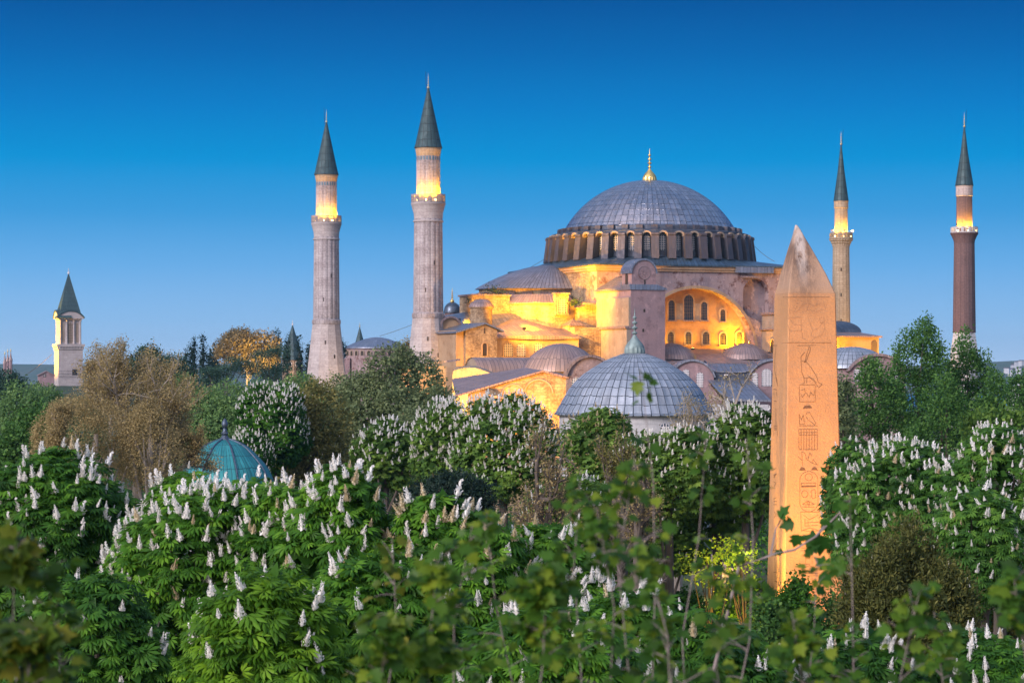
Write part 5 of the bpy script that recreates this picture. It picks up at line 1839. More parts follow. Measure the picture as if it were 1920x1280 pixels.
PAN = [panicle_proto(k, 13, q, 1., r_, .115, bend) for k, (q, r_, bend) in enumerate(((8, .31, .05), (7, .25, .16), (9, .35, -.1), (5, .27, .22), (6, .33, -.2), (8, .22, .1)))]
PANS = panicle_proto(9, 5, 4, 1., .26, .24)
PAN_ME = []
for k, (v, f, u) in enumerate(PAN):
    for mt in (PETAL, PETALF):
        me = np_mesh('flower_panicle', v, f, u)
        me.materials.append(mt)
        PAN_ME.append(me)


def make_lobes(rg, c, r, k, lo=.34, hi=.55, main=.8):
    c, r = np.array(c, float), np.array(r, float)
    L = [(c, r * main)]
    for i in range(k):
        d = unit(rg.normal(size=3) * (1, 1, .9) + (0, -.25, .25))
        s = rg.uniform(lo, hi)
        L.append((c + d * r * (1.02 - s * .9), np.array((r[0], r[1], min(r[2], max(r[0], r[1]) * 1.1))) * s))
    return L


def shell(rg, lobes, n, inner=.8, jitter=.2, back=.5):
    area = np.array([(r[0] * r[1] + r[0] * r[2] + r[1] * r[2]) for c, r in lobes])
    idx = rg.choice(len(lobes), size=n, p=area / area.sum())
    d = unit(rg.normal(size=(n, 3)))
    C = np.array([c for c, r in lobes])[idx]
    Rr = np.array([r for c, r in lobes])[idx]
    p = C + d * Rr * (1 - jitter * rg.random((n, 1)) ** 2)
    nn = unit(d / Rr)
    keep = np.ones(n, bool)
    for i, (c, r) in enumerate(lobes):
        q = (((p - c) / r) ** 2).sum(1)
        keep &= (q > inner ** 2) | (idx == i)
    keep &= (nn[:, 1] < .35) | (rg.random(n) > back)
    keep &= (nn[:, 2] > -.65) | (rg.random(n) > .6)
    return p[keep], nn[keep]


def trunk_mesh(rg, root, base_r, top, lobes, mat, k=7, lean=(0, 0)):
    m = MB()
    tx, ty = lean
    path = [(0, 0, -.05), (tx * .2, ty * .2, top * .3), (tx * .6, ty * .6, top * .7), (tx, ty, top)]
    m.tube(path, [base_r * 1.25, base_r, base_r * .75, base_r * .5], 8)
    for c, r in lobes[1:k + 1]:
        s = rg.uniform(.45, .9)
        a = np.array((tx * s, ty * s, top * s))
        mid = (a + c) / 2 + np.array((0, 0, -.08 * np.linalg.norm(c - a)))
        m.tube([tuple(a), tuple(mid), tuple(c)], [base_r * .45, base_r * .3, base_r * .1], 6)
    return m.build('trunk', mat, root)


def tree_root(name, px, Y, label, cat, group):
    return empty(name, (at(px, 0, Y).x, Y, 0 if Y < 480 else ground_z(at(px, 0, Y).x, Y)), 0, label, cat, group)


def dims(px, ytop, Y, rpx, ybot, z0=0.):
    s = Y / FPX
    zt, zb = CZ + (HY - ytop) * s - z0, CZ + (HY - ybot) * s - z0
    return rpx * s, (zt - zb) / 2, (zt + zb) / 2, zt, zb


def chestnut(px, ytop, Y, rpx, ybot, label, seed, mat='chest', near=True, flowers=.22, faded=.15, spacing=.33, leaf=.25, lobes=24, name='chestnut_tree', ph=.29, solid=100, depth=1.):
    rg = np.random.default_rng(seed)
    root = tree_root(name, px, Y, label, 'tree', 'flowering chestnut trees')
    rx, rz, zc, zt, zb = dims(px, ytop, Y, rpx, ybot)
    L = make_lobes(rg, (0, 0, zc), (rx, rx * depth, rz), lobes, .24, .46, .88)
    A = sum(4 * PI * ((r[0] * r[1] + r[0] * r[2] + r[1] * r[2]) / 3) for c, r in L)
    n = int(A / spacing ** 2 * 1.6)
    p, nn = shell(rg, L, n, .82, .16, .75)
    up = np.array((0, 0, 1.))
    # leaf whorl round every shoot tip
    per = 6 if near else 5
    N = len(p)
    az = rg.random((N, 1)) * 2 * PI + np.arange(per)[None] * 2 * PI / per + rg.normal(size=(N, per)) * .25
    hd = np.stack([np.cos(az), np.sin(az), np.zeros_like(az)], -1)
    out = nn[:, None, :]
    f = unit(hd * .9 + out * .55 + up * rg.normal(-.38, .34, size=(N, per, 1)))
    pos = p[:, None, :] + f * leaf * .45 + rg.normal(size=(N, per, 3)) * .03
    upv = unit(up * .8 + out * .65 + rg.normal(size=(N, per, 3)) * .32)
    sc = leaf * rg.uniform(.6, 1.0, size=(N, 1)) * rg.uniform(.8, 1.35, size=(N, per))
    pr = PALM if near else PALMS
    V, F = scatter(pr[0], pr[1], pos.reshape(-1, 3), f.reshape(-1, 3), upv.reshape(-1, 3), sc.ravel())
    clump = np.clip(.5 + .25 * np.sin(p[:, 0] * 1.7 + seed) * np.cos(p[:, 2] * 1.9) + rg.normal(size=N) * .2, 0, 1)
    u = np.clip(np.repeat(clump, per) + rg.normal(size=N * per) * .17, 0, 1)
    U = np.stack([np.repeat(u, len(pr[1])), np.zeros(len(F))], -1)
    # inner leaves so the sky does not show straight through
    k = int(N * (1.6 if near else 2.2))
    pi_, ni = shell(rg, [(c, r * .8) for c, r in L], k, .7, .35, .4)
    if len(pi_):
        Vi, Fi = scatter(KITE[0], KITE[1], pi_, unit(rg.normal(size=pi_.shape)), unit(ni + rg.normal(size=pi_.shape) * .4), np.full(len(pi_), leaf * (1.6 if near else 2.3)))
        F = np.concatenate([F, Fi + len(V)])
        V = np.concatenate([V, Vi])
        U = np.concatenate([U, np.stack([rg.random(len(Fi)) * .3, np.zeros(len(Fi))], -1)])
    link('crown', np_mesh('crown', V, F, U), root, LM[mat])
    trunk_mesh(rg, root, .28, zc + rz * .3, L, BARK, 8)
    # flower panicles stand on the outer shoot tips
    w = (nn[:, 2] > -.25) & (nn[:, 1] < .3) & (rg.random(N) < flowers)
    fp, fn = p[w], nn[w]
    if len(fp):
        order = np.argsort(fn[:, 1] - .25 * fn[:, 2] + rg.random(len(fp)) * .5)
        fp, fn = fp[order], fn[order]
        ns = min(solid, len(fp))
        for i in range(ns):
            o = bpy.data.objects.new('flower_panicle', PAN_ME[rg.integers(6) * 2 + (1 if rg.random() < faded else 0)])
            COL.objects.link(o)
            o.parent = root
            o.location = fp[i] + fn[i] * leaf * (.55 if near else .75) + np.array((0, 0, .02))
            t = Vector((fn[i][0] * .35 + rg.normal() * .16, fn[i][1] * .35 + rg.normal() * .16, 1))
            o.rotation_euler = (t.to_track_quat('Z', 'Y') @ Matrix.Rotation(rg.uniform(0, 6.28), 4, 'Z').to_quaternion()).to_euler()
            s = ph * rg.uniform(.55, 1.25)
            w_ = rg.uniform(.85, 1.15)
            o.scale = (s * w_, s * w_, s)
        if len(fp) > ns:
            q, qn = fp[ns:], fn[ns:]
            upx = unit(np.stack([qn[:, 0] * .35, qn[:, 1] * .35, np.ones(len(q))], -1) + rg.normal(size=q.shape) * .06)
            Vb, Fb = scatter(PANS[0], PANS[1], q + qn * leaf * (.5 if near else .75) + np.array((0, 0, .03)), np.cross(upx, (0., 1., 0.)), upx, ph * rg.uniform(.5, 1.2, len(q)))
            Ub = np.repeat(np.stack([rg.random(len(q)), np.zeros(len(q))], -1), len(PANS[1]), axis=0)
            b = link('blossoms', np_mesh('blossoms', Vb, Fb, Ub), root, PETAL if near or faded < .5 else PETALF)
            b['kind'] = 'stuff'
    return root


def leafy(name, px, ytop, Y, rpx, ybot, label, seed, mat, leaf=.3, dens=1., lobes=10, group='broadleaf trees', lo=.3, hi=.52, shape=None, proto=KITE, bark=None, upward=.2, gap=.0, depth=.8, clump_r=.55, lean=(0, 0), cat='tree', tr=.3, inner=True, main=.9):
    rg = np.random.default_rng(seed)
    root = tree_root(name, px, Y, label, cat, group)
    rx, rz, zc, zt, zb = dims(px, ytop, Y, rpx, ybot, root.location.z)
    if shape:
        L = shape(rg, rx, rz, zc, zt, zb)
    else:
        L = make_lobes(rg, (lean[0], lean[1], zc), (rx, rx * depth, rz), lobes, lo, hi, main)
    A = sum(4 * PI * ((r[0] * r[1] + r[0] * r[2] + r[1] * r[2]) / 3) for c, r in L)
    cl = max(leaf * 2.2, clump_r)
    nC = int(A / cl ** 2 * 2.4 * dens)
    p, nn = shell(rg, L, nC, .78, .3, .6)
    if gap:
        g = np.sin(p[:, 0] * 2.1 / max(rx, .5) * 2 + seed) * np.sin(p[:, 2] * 2.3 / max(rx, .5) * 2 + seed * 1.7) + rg.normal(size=len(p)) * .35
        keep = g > -1 + gap
        p, nn = p[keep], nn[keep]
    per = 9
    N = len(p)
    pos = p[:, None] + rg.normal(size=(N, per, 3)) * cl * .42
    f = unit(rg.normal(size=(N, per, 3)) + nn[:, None] * .7 + np.array((0, 0, upward)))
    upv = unit(nn[:, None] * .8 + np.array((0, 0, .6)) + rg.normal(size=(N, per, 3)) * .5)
    V, F = scatter(proto[0], proto[1], pos.reshape(-1, 3), f.reshape(-1, 3), upv.reshape(-1, 3), leaf * rg.uniform(.6, 1.25, N * per))
    cv = np.clip(.5 + rg.normal(size=N) * .2, 0, 1)
    u = np.clip(np.repeat(cv, per) + rg.normal(size=N * per) * .13, 0, 1)
    U = np.stack([np.repeat(u, len(proto[1])), np.zeros(len(F))], -1)
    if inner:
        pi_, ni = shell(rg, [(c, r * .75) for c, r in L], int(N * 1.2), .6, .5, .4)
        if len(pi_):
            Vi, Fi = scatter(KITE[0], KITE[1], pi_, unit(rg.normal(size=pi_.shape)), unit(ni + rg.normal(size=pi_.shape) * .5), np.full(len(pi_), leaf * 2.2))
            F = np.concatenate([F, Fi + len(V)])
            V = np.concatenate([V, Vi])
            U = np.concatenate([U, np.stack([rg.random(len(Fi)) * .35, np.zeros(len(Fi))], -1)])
    link('crown', np_mesh('crown', V, F, U), root, LM[mat])
    trunk_mesh(rg, root, tr, zc + rz * .2, L, bark or BARK, 9, lean)
    return root


def sparse(name, px, ytop, Y, rpx, ybot, label, seed, mats, leaf=.2, bark=None, group='budding trees', levels=4, tr=.3, leaves=5, split=(4, 4, 4, 4), spread=.62, cat='tree', twig=.012, up=.35):
    """a tree whose branches show: forking limbs with thin young leaves on the twigs"""
    rg = np.random.default_rng(seed)
    root = tree_root(name, px, Y, label, cat, group)
    rx, rz, zc, zt, zb = dims(px, ytop, Y, rpx, ybot, root.location.z)
    m = MB()
    tips = []
    base = zb + .1 * (zt - zb)
    m.tube([(0, 0, 0), (rg.normal() * .1, 0, base * .6), (0, 0, base)], [tr * 1.2, tr, tr * .8], 7)
    H = (zt - base)

    def grow(p, d, L, r, lev):
        q = [p]
        dd = d
        for i in range(3):
            dd = unit(dd + rg.normal(size=3) * .16 + np.array((0, 0, .06)))
            q.append(q[-1] + dd * L / 3)
        m.tube([tuple(x) for x in q], [r, r * .85, r * .7, r * .55], 5 if lev < 2 else 3)
        if lev >= levels - 1:
            tips.extend([(x, dd) for x in q[1:]])
            return
        for k in range(split[lev]):
            s = q[1 + k % 3] if k else q[3]
            nd = unit(dd + rg.normal(size=3) * spread * np.array((1, .9, .7)) + np.array((0, 0, up * .5)))
            grow(s, nd, L * rg.uniform(.55, .78), max(twig, r * .5), lev + 1)

    k0 = 6
    for k in range(k0):
        a = 2 * PI * k / k0 + rg.normal() * .2
        d = unit(np.array((math.cos(a) * rx, math.sin(a) * rx * .7, H * .55 * rg.uniform(.5, 1.4))))
        grow(np.array((0, 0, base * rg.uniform(.7, 1.))), d, np.linalg.norm((rx * .5, H * .3)) * rg.uniform(.75, 1.05), tr * .5, 0)
    P = np.array([t[0] for t in tips])
    D = np.array([t[1] for t in tips])
    # fit the branch cloud to the crown that was asked for
    sx = rx / max(np.percentile(np.abs(P[:, 0]), 97), .1)
    lo_, hi_ = np.percentile(P[:, 2], 2), np.percentile(P[:, 2], 99)
    fz = lambda z: np.where(z <= base * .9, z, base * .9 + (z - base * .9) * (zt - base * .9) / max(hi_ - base * .9, .1))
    P[:, 0] *= sx
    P[:, 1] *= sx
    P[:, 2] = fz(P[:, 2])
    for v in m.v:
        k = min(1, max(0, v.z / max(base, .1)))
        v.x *= 1 + (sx - 1) * k
        v.y *= 1 + (sx - 1) * k
        v.z = float(fz(np.array(v.z)))
    m.build('trunk', bark or BARK, root)
    w = P[:, 2] > zb - .1 * H
    P, D = P[w], D[w]
    nP = len(P)
    if leaves:
        pos = np.repeat(P, leaves, 0) + rg.normal(size=(nP * leaves, 3)) * leaf * 1.3
        f = unit(rg.normal(size=pos.shape) + np.repeat(D, leaves, 0) * .6)
        upv = unit(rg.normal(size=pos.shape) * .7 + np.array((0, -.2, .8)))
        V, F = scatter(KITE[0], KITE[1], pos, f, upv, leaf * rg.uniform(.5, 1.2, len(pos)))
        U = np.stack([np.clip(rg.normal(size=len(F)) * .25 + .5, 0, 1), np.zeros(len(F))], -1)
        link('crown', np_mesh('crown', V, F, U), root, LM[mats])
    return root


# ---- near chestnuts
CH = [
    (95, 838, 54, 180, 1330, 'dark flowering chestnut at the far left edge, with scattered white candles', 1, 'chestdk', .3, .05),
    (405, 885, 50, 200, 1330, 'chestnut crowded with upright white candles in front of the teal fountain dome', 2, 'chest', .5, .18),
    (525, 872, 48, 85, 1330, 'slim chestnut between the white-candled one and the narrow peaked one', 14, 'chest', .4, .15),
    (640, 852, 47, 118, 1330, 'chestnut with a narrow peaked top just beside the white-candled one', 3, 'chest', .5, .2),
    (840, 928, 47, 160, 1330, 'low broad chestnut before the rounded dark evergreen, its candles turning cream', 4, 'chest', .28, .5),
    (1020, 965, 48, 120, 1330, 'chestnut half hidden by blurred saplings, short of the obelisk', 5, 'chest', .22, .2),
    (175, 1085, 44, 140, 1400, 'dark shaded chestnut low behind the yellowing blurred leaves', 6, 'chestdk', .13, .1),
    (720, 1035, 41, 165, 1400, 'chestnut with drooping leaves and few candles, half behind blurred saplings', 7, 'chest', .1, .1),
    (492, 1078, 37, 150, 1420, 'bright yellow-green chestnut lowest in view, almost without candles', 8, 'chestlt', .10, .1),
    (1010, 1130, 38, 180, 1420, 'chestnut at the bottom edge beneath the thickest blurred saplings', 9, 'chest', .1, .1),
    (1330, 1150, 42, 150, 1420, 'dark chestnut at the foot of the lit stone piers', 10, 'chestdk', .12, .1),
    (1175, 1110, 44, 130, 1420, 'dark chestnut between bottom-edge chestnut and lit stone piers', 13, 'chest', .15, .1),
    (1590, 1185, 44, 130, 1420, 'dark chestnut at the obelisk foot with one row of white candles', 11, 'chestdk', .12, .1),
    (1830, 1195, 46, 140, 1420, 'shaded chestnut at the bottom corner below the juniper', 12, 'chestdk', .14, .1),
]
for px, yt, Y, rp, yb, lab, sd, mt, fl, fd in CH:
    chestnut(px, yt, Y, rp, yb, lab, sd, mt, True, fl, fd)
# ---- chestnuts at middle distance
CM = [
    (1700, 812, 80, 140, 1130, 'great round chestnut covered in candles close to the obelisk', 21, .55, .35, 100),
    (1875, 778, 75, 130, 1150, 'tallest candle-covered chestnut, cut by the picture edge beyond the juniper', 22, .55, .3, 100),
    (1600, 802, 92, 62, 1100, 'narrow candle-covered chestnut touching the obelisk edge', 23, .34, .2, 60),
    (1835, 905, 70, 85, 1180, 'lower candle-covered chestnut filling the gap above the juniper', 24, .3, .2, 80),
    (826, 746, 135, 58, 915, 'upright oval chestnut speckled with pale candles, first of the pair under the gabled building', 25, .85, .3, 0),
    (945, 742, 132, 100, 950, 'broad round chestnut thick with pale candles below the gabled building', 26, 1., .2, 0),
    (722, 790, 150, 62, 920, 'small bluish chestnut speckled white beside the leaning grey tree', 27, .8, .1, 0),
    (1125, 768, 128, 75, 930, 'chestnut straight below the bath dome, tops touching its white wall', 28, .3, .5, 0),
    (1398, 752, 120, 82, 985, 'chestnut white with candles tight against the near edge of the obelisk', 29, .8, .1, 0),
    (1255, 800, 118, 110, 985, 'shadowy chestnut with scattered candles between bath dome and obelisk', 30, .5, .2, 0),
    (512, 714, 200, 72, 900, 'dense dark chestnut dusted with white beyond the teal fountain dome', 31, .7, .4, 0),
    (1345, 880, 126, 110, 1010, 'gloomy chestnut behind the thin saplings before the obelisk', 32, .25, .2, 0),
    (1150, 905, 116, 72, 1110, 'dim chestnut filling the gap below the olive twiggy tree', 34, .15, .2, 0),
    (1243, 935, 124, 88, 1085, 'low dim chestnut hiding the foot of the bath house wall', 35, .12, .2, 0),
    (470, 800, 196, 42, 960, 'small dark chestnut peeking out beside the teal fountain dome', 36, .7, .4, 0),
    (1090, 890, 104, 110, 1060, 'chestnut behind the thickest of the brown twiggy trees', 33, .2, .3, 0),
]
for px, yt, Y, rp, yb, lab, sd, fl, fd, so_ in CM:
    chestnut(px, yt, Y, rp, yb, lab, sd, ('chestdk' if sd in (31, 36) else 'chestmid') if Y > 100 else 'chestr', Y < 100, fl, fd, .36 if Y < 100 else .44, .235 if Y < 100 else .28, 20, solid=so_, ph=.27 if Y < 100 else .28)


# ---- other trees
def sh_poplar(rg, rx, rz, zc, zt, zb):
    L = []
    q = rx / 3.
    for k in range(26):
        x = rg.uniform(-1, 1) * rx
        top = zt - (abs(x) / rx) ** 1.5 * (zt - zb) * .45 - rg.random() ** 2 * 3.2 * q
        h = rg.uniform(1.6, 3.0) * q
        L.append((np.array((x, rg.uniform(-1, 1) * rx * .5, top - h)), np.array((rg.uniform(.45, .8) * q, rg.uniform(.45, .8) * q, h))))
    for k in range(12):
        x = rg.uniform(-1, 1) * rx
        L.append((np.array((x, rg.uniform(-1, 1) * rx * .5, zb + rg.uniform(.1, .6) * (zt - zb) * (1 - .4 * abs(x) / rx))), np.array((1.3, 1.1, 1.9)) * q))
    return L


def sh_column(rg, rx, rz, zc, zt, zb):
    L = []
    n = 6
    for k in range(n):
        t = (k + .5) / n
        w = rx * (1 - (2 * t - .85) ** 2 * .45) * (.9 if t < .8 else .55)
        L.append((np.array((rg.normal() * rx * .12, 0, zb + (zt - zb) * t)), np.array((w, w, (zt - zb) / n * .95))))
    return L


def sh_cone(rg, rx, rz, zc, zt, zb):
    L = []
    n = 9
    for k in range(n):
        t = k / (n - 1)
        w = rx * (1 - t) + .08
        for j in range(5 if t < .8 else 1):
            a = 2 * PI * j / 5 + k
            L.append((np.array((math.cos(a) * w * .6, math.sin(a) * w * .6, zb + (zt - zb) * t * .97)), np.array((w * .5, w * .5, .18 + .1 * w))))
    return L


def sh_plates(rg, rx, rz, zc, zt, zb):
    L = []
    for k in range(16):
        t = rg.random()
        x = rg.uniform(-1, 1) * rx * (1 - t * .6)
        L.append((np.array((x, rg.uniform(-1, 1) * rx * .4, zb + (zt - zb) * t)), np.array((rx * rg.uniform(.22, .4), rx * .25, rz * .11))))
    return L


def sh_wide(rg, rx, rz, zc, zt, zb):
    """open plane tree: separate clumps along spreading limbs"""
    L = []
    for k in range(22):
        d = unit(rg.normal(size=3) * (1, .8, .8))
        s = rg.uniform(.45, 1.)
        L.append((np.array((0, 0, zc)) + d * np.array((rx, rx * .7, rz)) * s * .85, np.array((rx, rx, rz * 1.1)) * rg.uniform(.18, .32)))
    return L


BL = 'broadleaf trees'
leafy('plane_tree', 745, 652, 235, 108, 880, 'large open grey-green tree with showing limbs below the thick minaret', 41, 'grey', .32, 1.1, 22, gap=.3, lo=.22, hi=.4, bark=BARKP, main=.75)
leafy('plane_tree', 775, 760, 215, 85, 1000, 'lower dim grey tree behind the small bluish chestnut', 42, 'grey', .32, .9, 9, gap=.2)
leafy('broadleaf_tree', 592, 700, 205, 80, 1000, 'rounded olive-brown tree between the dusted chestnut and the open grey-green one', 43, 'olive', .3, 1.2, 12)
leafy('broadleaf_tree', 425, 702, 262, 85, 990, 'soft green tree just behind the teal fountain dome', 44, 'green', .34, 1.1, 12)
leafy('broadleaf_tree', 345, 692, 300, 65, 950, 'hazy green tree behind the brown budding one', 45, 'green', .36, 1.1, 9)
leafy('broadleaf_tree', 560, 690, 325, 62, 900, 'hazy green tree at the foot of the little conical kiosk', 46, 'green', .4, 1.1, 9)
leafy('broadleaf_tree', 488, 706, 335, 60, 900, 'hazy green tree under the flat-layered cedar', 47, 'green', .4, 1.1, 9)
leafy('broadleaf_tree', 632, 692, 350, 44, 880, 'feathery green tree hiding the foot of the lone minaret', 48, 'grey', .4, 1., 8, gap=.3)
leafy('broadleaf_tree', 395, 725, 290, 40, 830, 'small dark green tree beneath the cedar', 65, 'green', .36, 1.1, 8)
leafy('broadleaf_tree', 38, 706, 240, 66, 950, 'mid green tree near the far left edge below the palace tower', 49, 'green', .34, 1.1, 10)
leafy('broadleaf_tree', 62, 746, 170, 70, 1000, 'deep green round tree above the dark chestnut at the edge', 50, 'poplar', .3, 1.2, 11)
leafy('broadleaf_tree', 82, 712, 310, 42, 850, 'small green tree before the pink gabled house', 68, 'green', .36, 1.1, 8)
leafy('broadleaf_tree', 8, 688, 420, 40, 770, 'dark tree under the three gate turrets', 51, 'cedar', .45, 1.1, 7)
leafy('broadleaf_tree', 150, 738, 300, 50, 920, 'greyish tree in front of the palace tower foot', 66, 'grey', .36, 1.1, 9)
leafy('broadleaf_tree', 276, 643, 380, 34, 740, 'dark bluish tree rising above the bare twigs', 52, 'cedar', .42, 1.1, 9)
leafy('broadleaf_tree', 325, 664, 400, 42, 760, 'bluish green tree between the dark rising one and the cypresses', 53, 'cedar', .42, 1.1, 9)
leafy('broadleaf_tree', 1577, 690, 190, 32, 850, 'pale bluish tree in the gap beside the obelisk under the pink gable', 54, 'grey', .28, 1., 9, gap=.3)
leafy('broadleaf_tree', 1913, 688, 250, 26, 800, 'small green tree before the white pavilion at the picture edge', 55, 'poplar', .32, 1., 7)
leafy('broadleaf_tree', 768, 634, 520, 15, 680, 'small dark tree peeping from behind the thick minaret', 56, 'brown', .5, .9, 6, gap=.3)
leafy('topiary_tree', 172, 676, 640, 10, 700, 'clipped dark round tree before the stone pier', 57, 'dark', .5, 1.2, 4, 'clipped round trees')
leafy('topiary_tree', 218, 680, 640, 10, 704, 'clipped dark round tree beyond the stone pier, farther from the palace tower', 58, 'dark', .5, 1.2, 4, 'clipped round trees')
leafy('floodlit_tree', 463, 615, 500, 64, 700, 'golden floodlit tree with a wide rounded top among dark cypresses', 59, 'gold', .5, 1.1, 14, gap=.25, bark=BARKP)
leafy('broadleaf_tree', 1865, 765, 120, 60, 830, 'light green bushy tree above the candle-covered chestnuts', 67, 'chestmid', .26, 1., 8)
P = [(1722, 583, 205, 66, 850, 'tallest of the upright leafy trees, nearest the obelisk but one', 71), (1635, 668, 198, 62, 850, 'lower upright tree before the pink gable beside the obelisk', 72),
     (1815, 612, 210, 50, 850, 'upright leafy tree standing before the red brick minaret', 73), (1866, 690, 200, 36, 850, 'last upright leafy tree on the side of the hazy hill', 74), (1775, 700, 192, 55, 860, 'short leafy tree filling the middle of the upright trees', 75)]
for px, yt, Y, rp, yb, lab, sd in P:
    leafy('upright_tree', px, yt, Y, rp, yb, lab, sd, 'poplar', .26, .95, group='upright leafy trees', shape=sh_poplar, upward=.8, gap=.42, clump_r=.5, tr=.2, inner=False)
cyp = [(363, 637, 9, 690, 'bushy cypress, second from the left of the dark row'), (380.5, 631, 6.5, 700, 'slimmest and tallest pencil cypress beside the golden tree'), (405, 641, 7, 700, 'cypress with a knobbed top touching the golden tree'), (396, 654, 10, 700, 'low broad cypress in front of the knobbed one'),
       (348, 656, 6, 690, 'short round-topped cypress at the end of the dark row'), (518, 622, 11, 700, 'thick black cypress just behind the golden tree'), (539, 632, 6, 690, 'narrow cypress behind the conical kiosk, on its golden tree side'), (561, 633, 6, 690, 'narrow cypress behind the conical kiosk, on its minaret side'),
       (579, 647, 8, 700, 'broad cypress close beside the lone minaret'), (641, 640, 8, 660, 'dark round-headed tree between lone minaret and round building')]
for i, (px, yt, rp, yb, lab) in enumerate(cyp):
    leafy('cypress_tree', px, yt, 530 + 6 * i, rp, yb + 15, lab, 80 + i, 'dark', .42, 1.3, group='dark cypresses', shape=sh_column, upward=1.2, proto=NEEDLE, cat='cypress')
leafy('cedar_tree', 505, 650, 440, 48, 740, 'dark flat-layered cedar in front of the golden floodlit tree', 91, 'cedar', .42, 1.6, shape=sh_plates, group='cedars', proto=NEEDLE, inner=False, cat='cedar')
leafy('cedar_tree', 425, 676, 430, 60, 735, 'wide low cedar spreading below the cypress row', 92, 'cedar', .42, 1.6, shape=sh_plates, group='cedars', proto=NEEDLE, inner=False, cat='cedar')
leafy('evergreen_tree', 850, 888, 92, 84, 990, 'rounded dark evergreen with a knobbly crown behind the creamy chestnut candles', 93, 'dark', .16, 1.2, 22, lo=.2, hi=.34, proto=NEEDLE, group='evergreens', clump_r=.28)
leafy('juniper_tree', 1700, 958, 64, 100, 1220, 'feathery brownish juniper under the candle-covered chestnuts', 94, 'junip', .14, 2.2, shape=sh_poplar, proto=NEEDLE, group='evergreens', upward=1.0, clump_r=.3)
leafy('fir_tree', 1492, 1062, 97, 62, 1215, 'small dark fir with a pointed top before the obelisk foot', 95, 'chestdk', .17, 2.2, shape=sh_cone, group='evergreens', proto=KITE, clump_r=.22, tr=.06, inner=False)
leafy('broadleaf_tree', 1318, 1012, 109, 82, 1100, 'yellow-green tree lit from below by a lamp beside the obelisk', 96, 'fresh', .2, .4, 12, gap=.9, lean=(.6, 0), tr=.1, inner=False, bark=BARKD)
leafy('broadleaf_tree', 1420, 1015, 108, 38, 1095, 'small lamplit tree with a slanting dark trunk touching the obelisk edge', 97, 'fresh', .2, .6, 8, gap=.7, lean=(-.9, 0), tr=.14, inner=False, bark=BARKD)
for i, (px, yt, Y, rp, yb, mt, lab) in enumerate(((1395, 1085, 110, 60, 1210, 'chestdk', 'dark shrub between the lit stone piers and the fir'), (1290, 1110, 125, 60, 1200, 'chestdk', 'low dark shrub in front of the lit stone piers'),
        (1570, 1105, 98, 34, 1220, 'poplar', 'dark shrub hiding the obelisk edge on the juniper side'), (1880, 1090, 85, 70, 1220, 'junip', 'brown-green shrub in the lamplit corner beyond the juniper'), (1440, 1125, 96, 40, 1220, 'poplar', 'low shrub at the base of the fir'), (1180, 1085, 120, 70, 1200, 'chestdk', 'shadowed shrub beside the farther lit stone pier'), (1090, 1000, 111, 90, 1190, 'chestdk', 'tall dark shrub between the twiggy brown trees'))):
    leafy('shrub', px, yt, Y, rp, yb, lab, 100 + i, mt, .2, 1.1, 8, group='shrubs', cat='shrub', clump_r=.34, tr=.08)
# budding trees
sparse('budding_tree', 258, 652, 150, 100, 880, 'broad rust-brown budding tree with pale forking branches', 111, 'brown', .13, BARKP, leaves=22, split=(5, 5, 5, 4))
leafy('budding_tree', 180, 735, 146, 115, 930, 'low wide tawny budding tree in front of the broad brown one', 120, 'brown', .12, 1., 18, group='budding trees', gap=.45, bark=BARKP, inner=False, clump_r=.36)
leafy('budding_tree', 282, 748, 144, 62, 930, 'low olive-brown budding tree beside the fountain dome', 121, 'brown', .12, 1., 16, group='budding trees', gap=.45, bark=BARKP, inner=False, clump_r=.36)
sparse('budding_tree', 122, 765, 140, 48, 880, 'small tawny budding tree at the outer side of the low wide one', 112, 'brown', .13, BARKP, leaves=22, split=(5, 5, 4, 3))
sparse('budding_tree', 318, 690, 165, 62, 880, 'olive-brown budding tree between the broad brown one and the fountain dome', 113, 'brown', .13, BARK, leaves=22, split=(5, 5, 4, 3))
sparse('budding_tree', 1012, 790, 100, 70, 985, 'thin brown twiggy tree in front of the broad candled chestnut', 114, 'brown', .12, BARK, leaves=4, split=(4, 4, 4, 3))
sparse('budding_tree', 1165, 815, 98, 45, 985, 'olive twiggy tree beneath the bath dome', 115, 'olive', .12, BARK, leaves=5, split=(4, 4, 4, 3))
sparse('budding_tree', 1345, 700, 140, 62, 860, 'pale twiggy tree in front of the library roofs', 116, 'brown', .13, BARKP, leaves=4, split=(4, 4, 4, 3))
sparse('budding_tree', 1270, 742, 142, 55, 880, 'pale twiggy tree over the edge of the bath dome', 117, 'brown', .13, BARKP, leaves=4, split=(4, 4, 3, 3))
sparse('budding_tree', 208, 650, 330, 30, 720, 'bare twiggy tree near the stone pier', 118, 'brown', .2, BARKP, leaves=2, split=(4, 3, 3, 3))
sparse('budding_tree', 1200, 870, 94, 50, 1000, 'brown twiggy tree before the shadowy chestnut', 119, 'brown', .11, BARK, leaves=4, split=(4, 4, 4, 3))
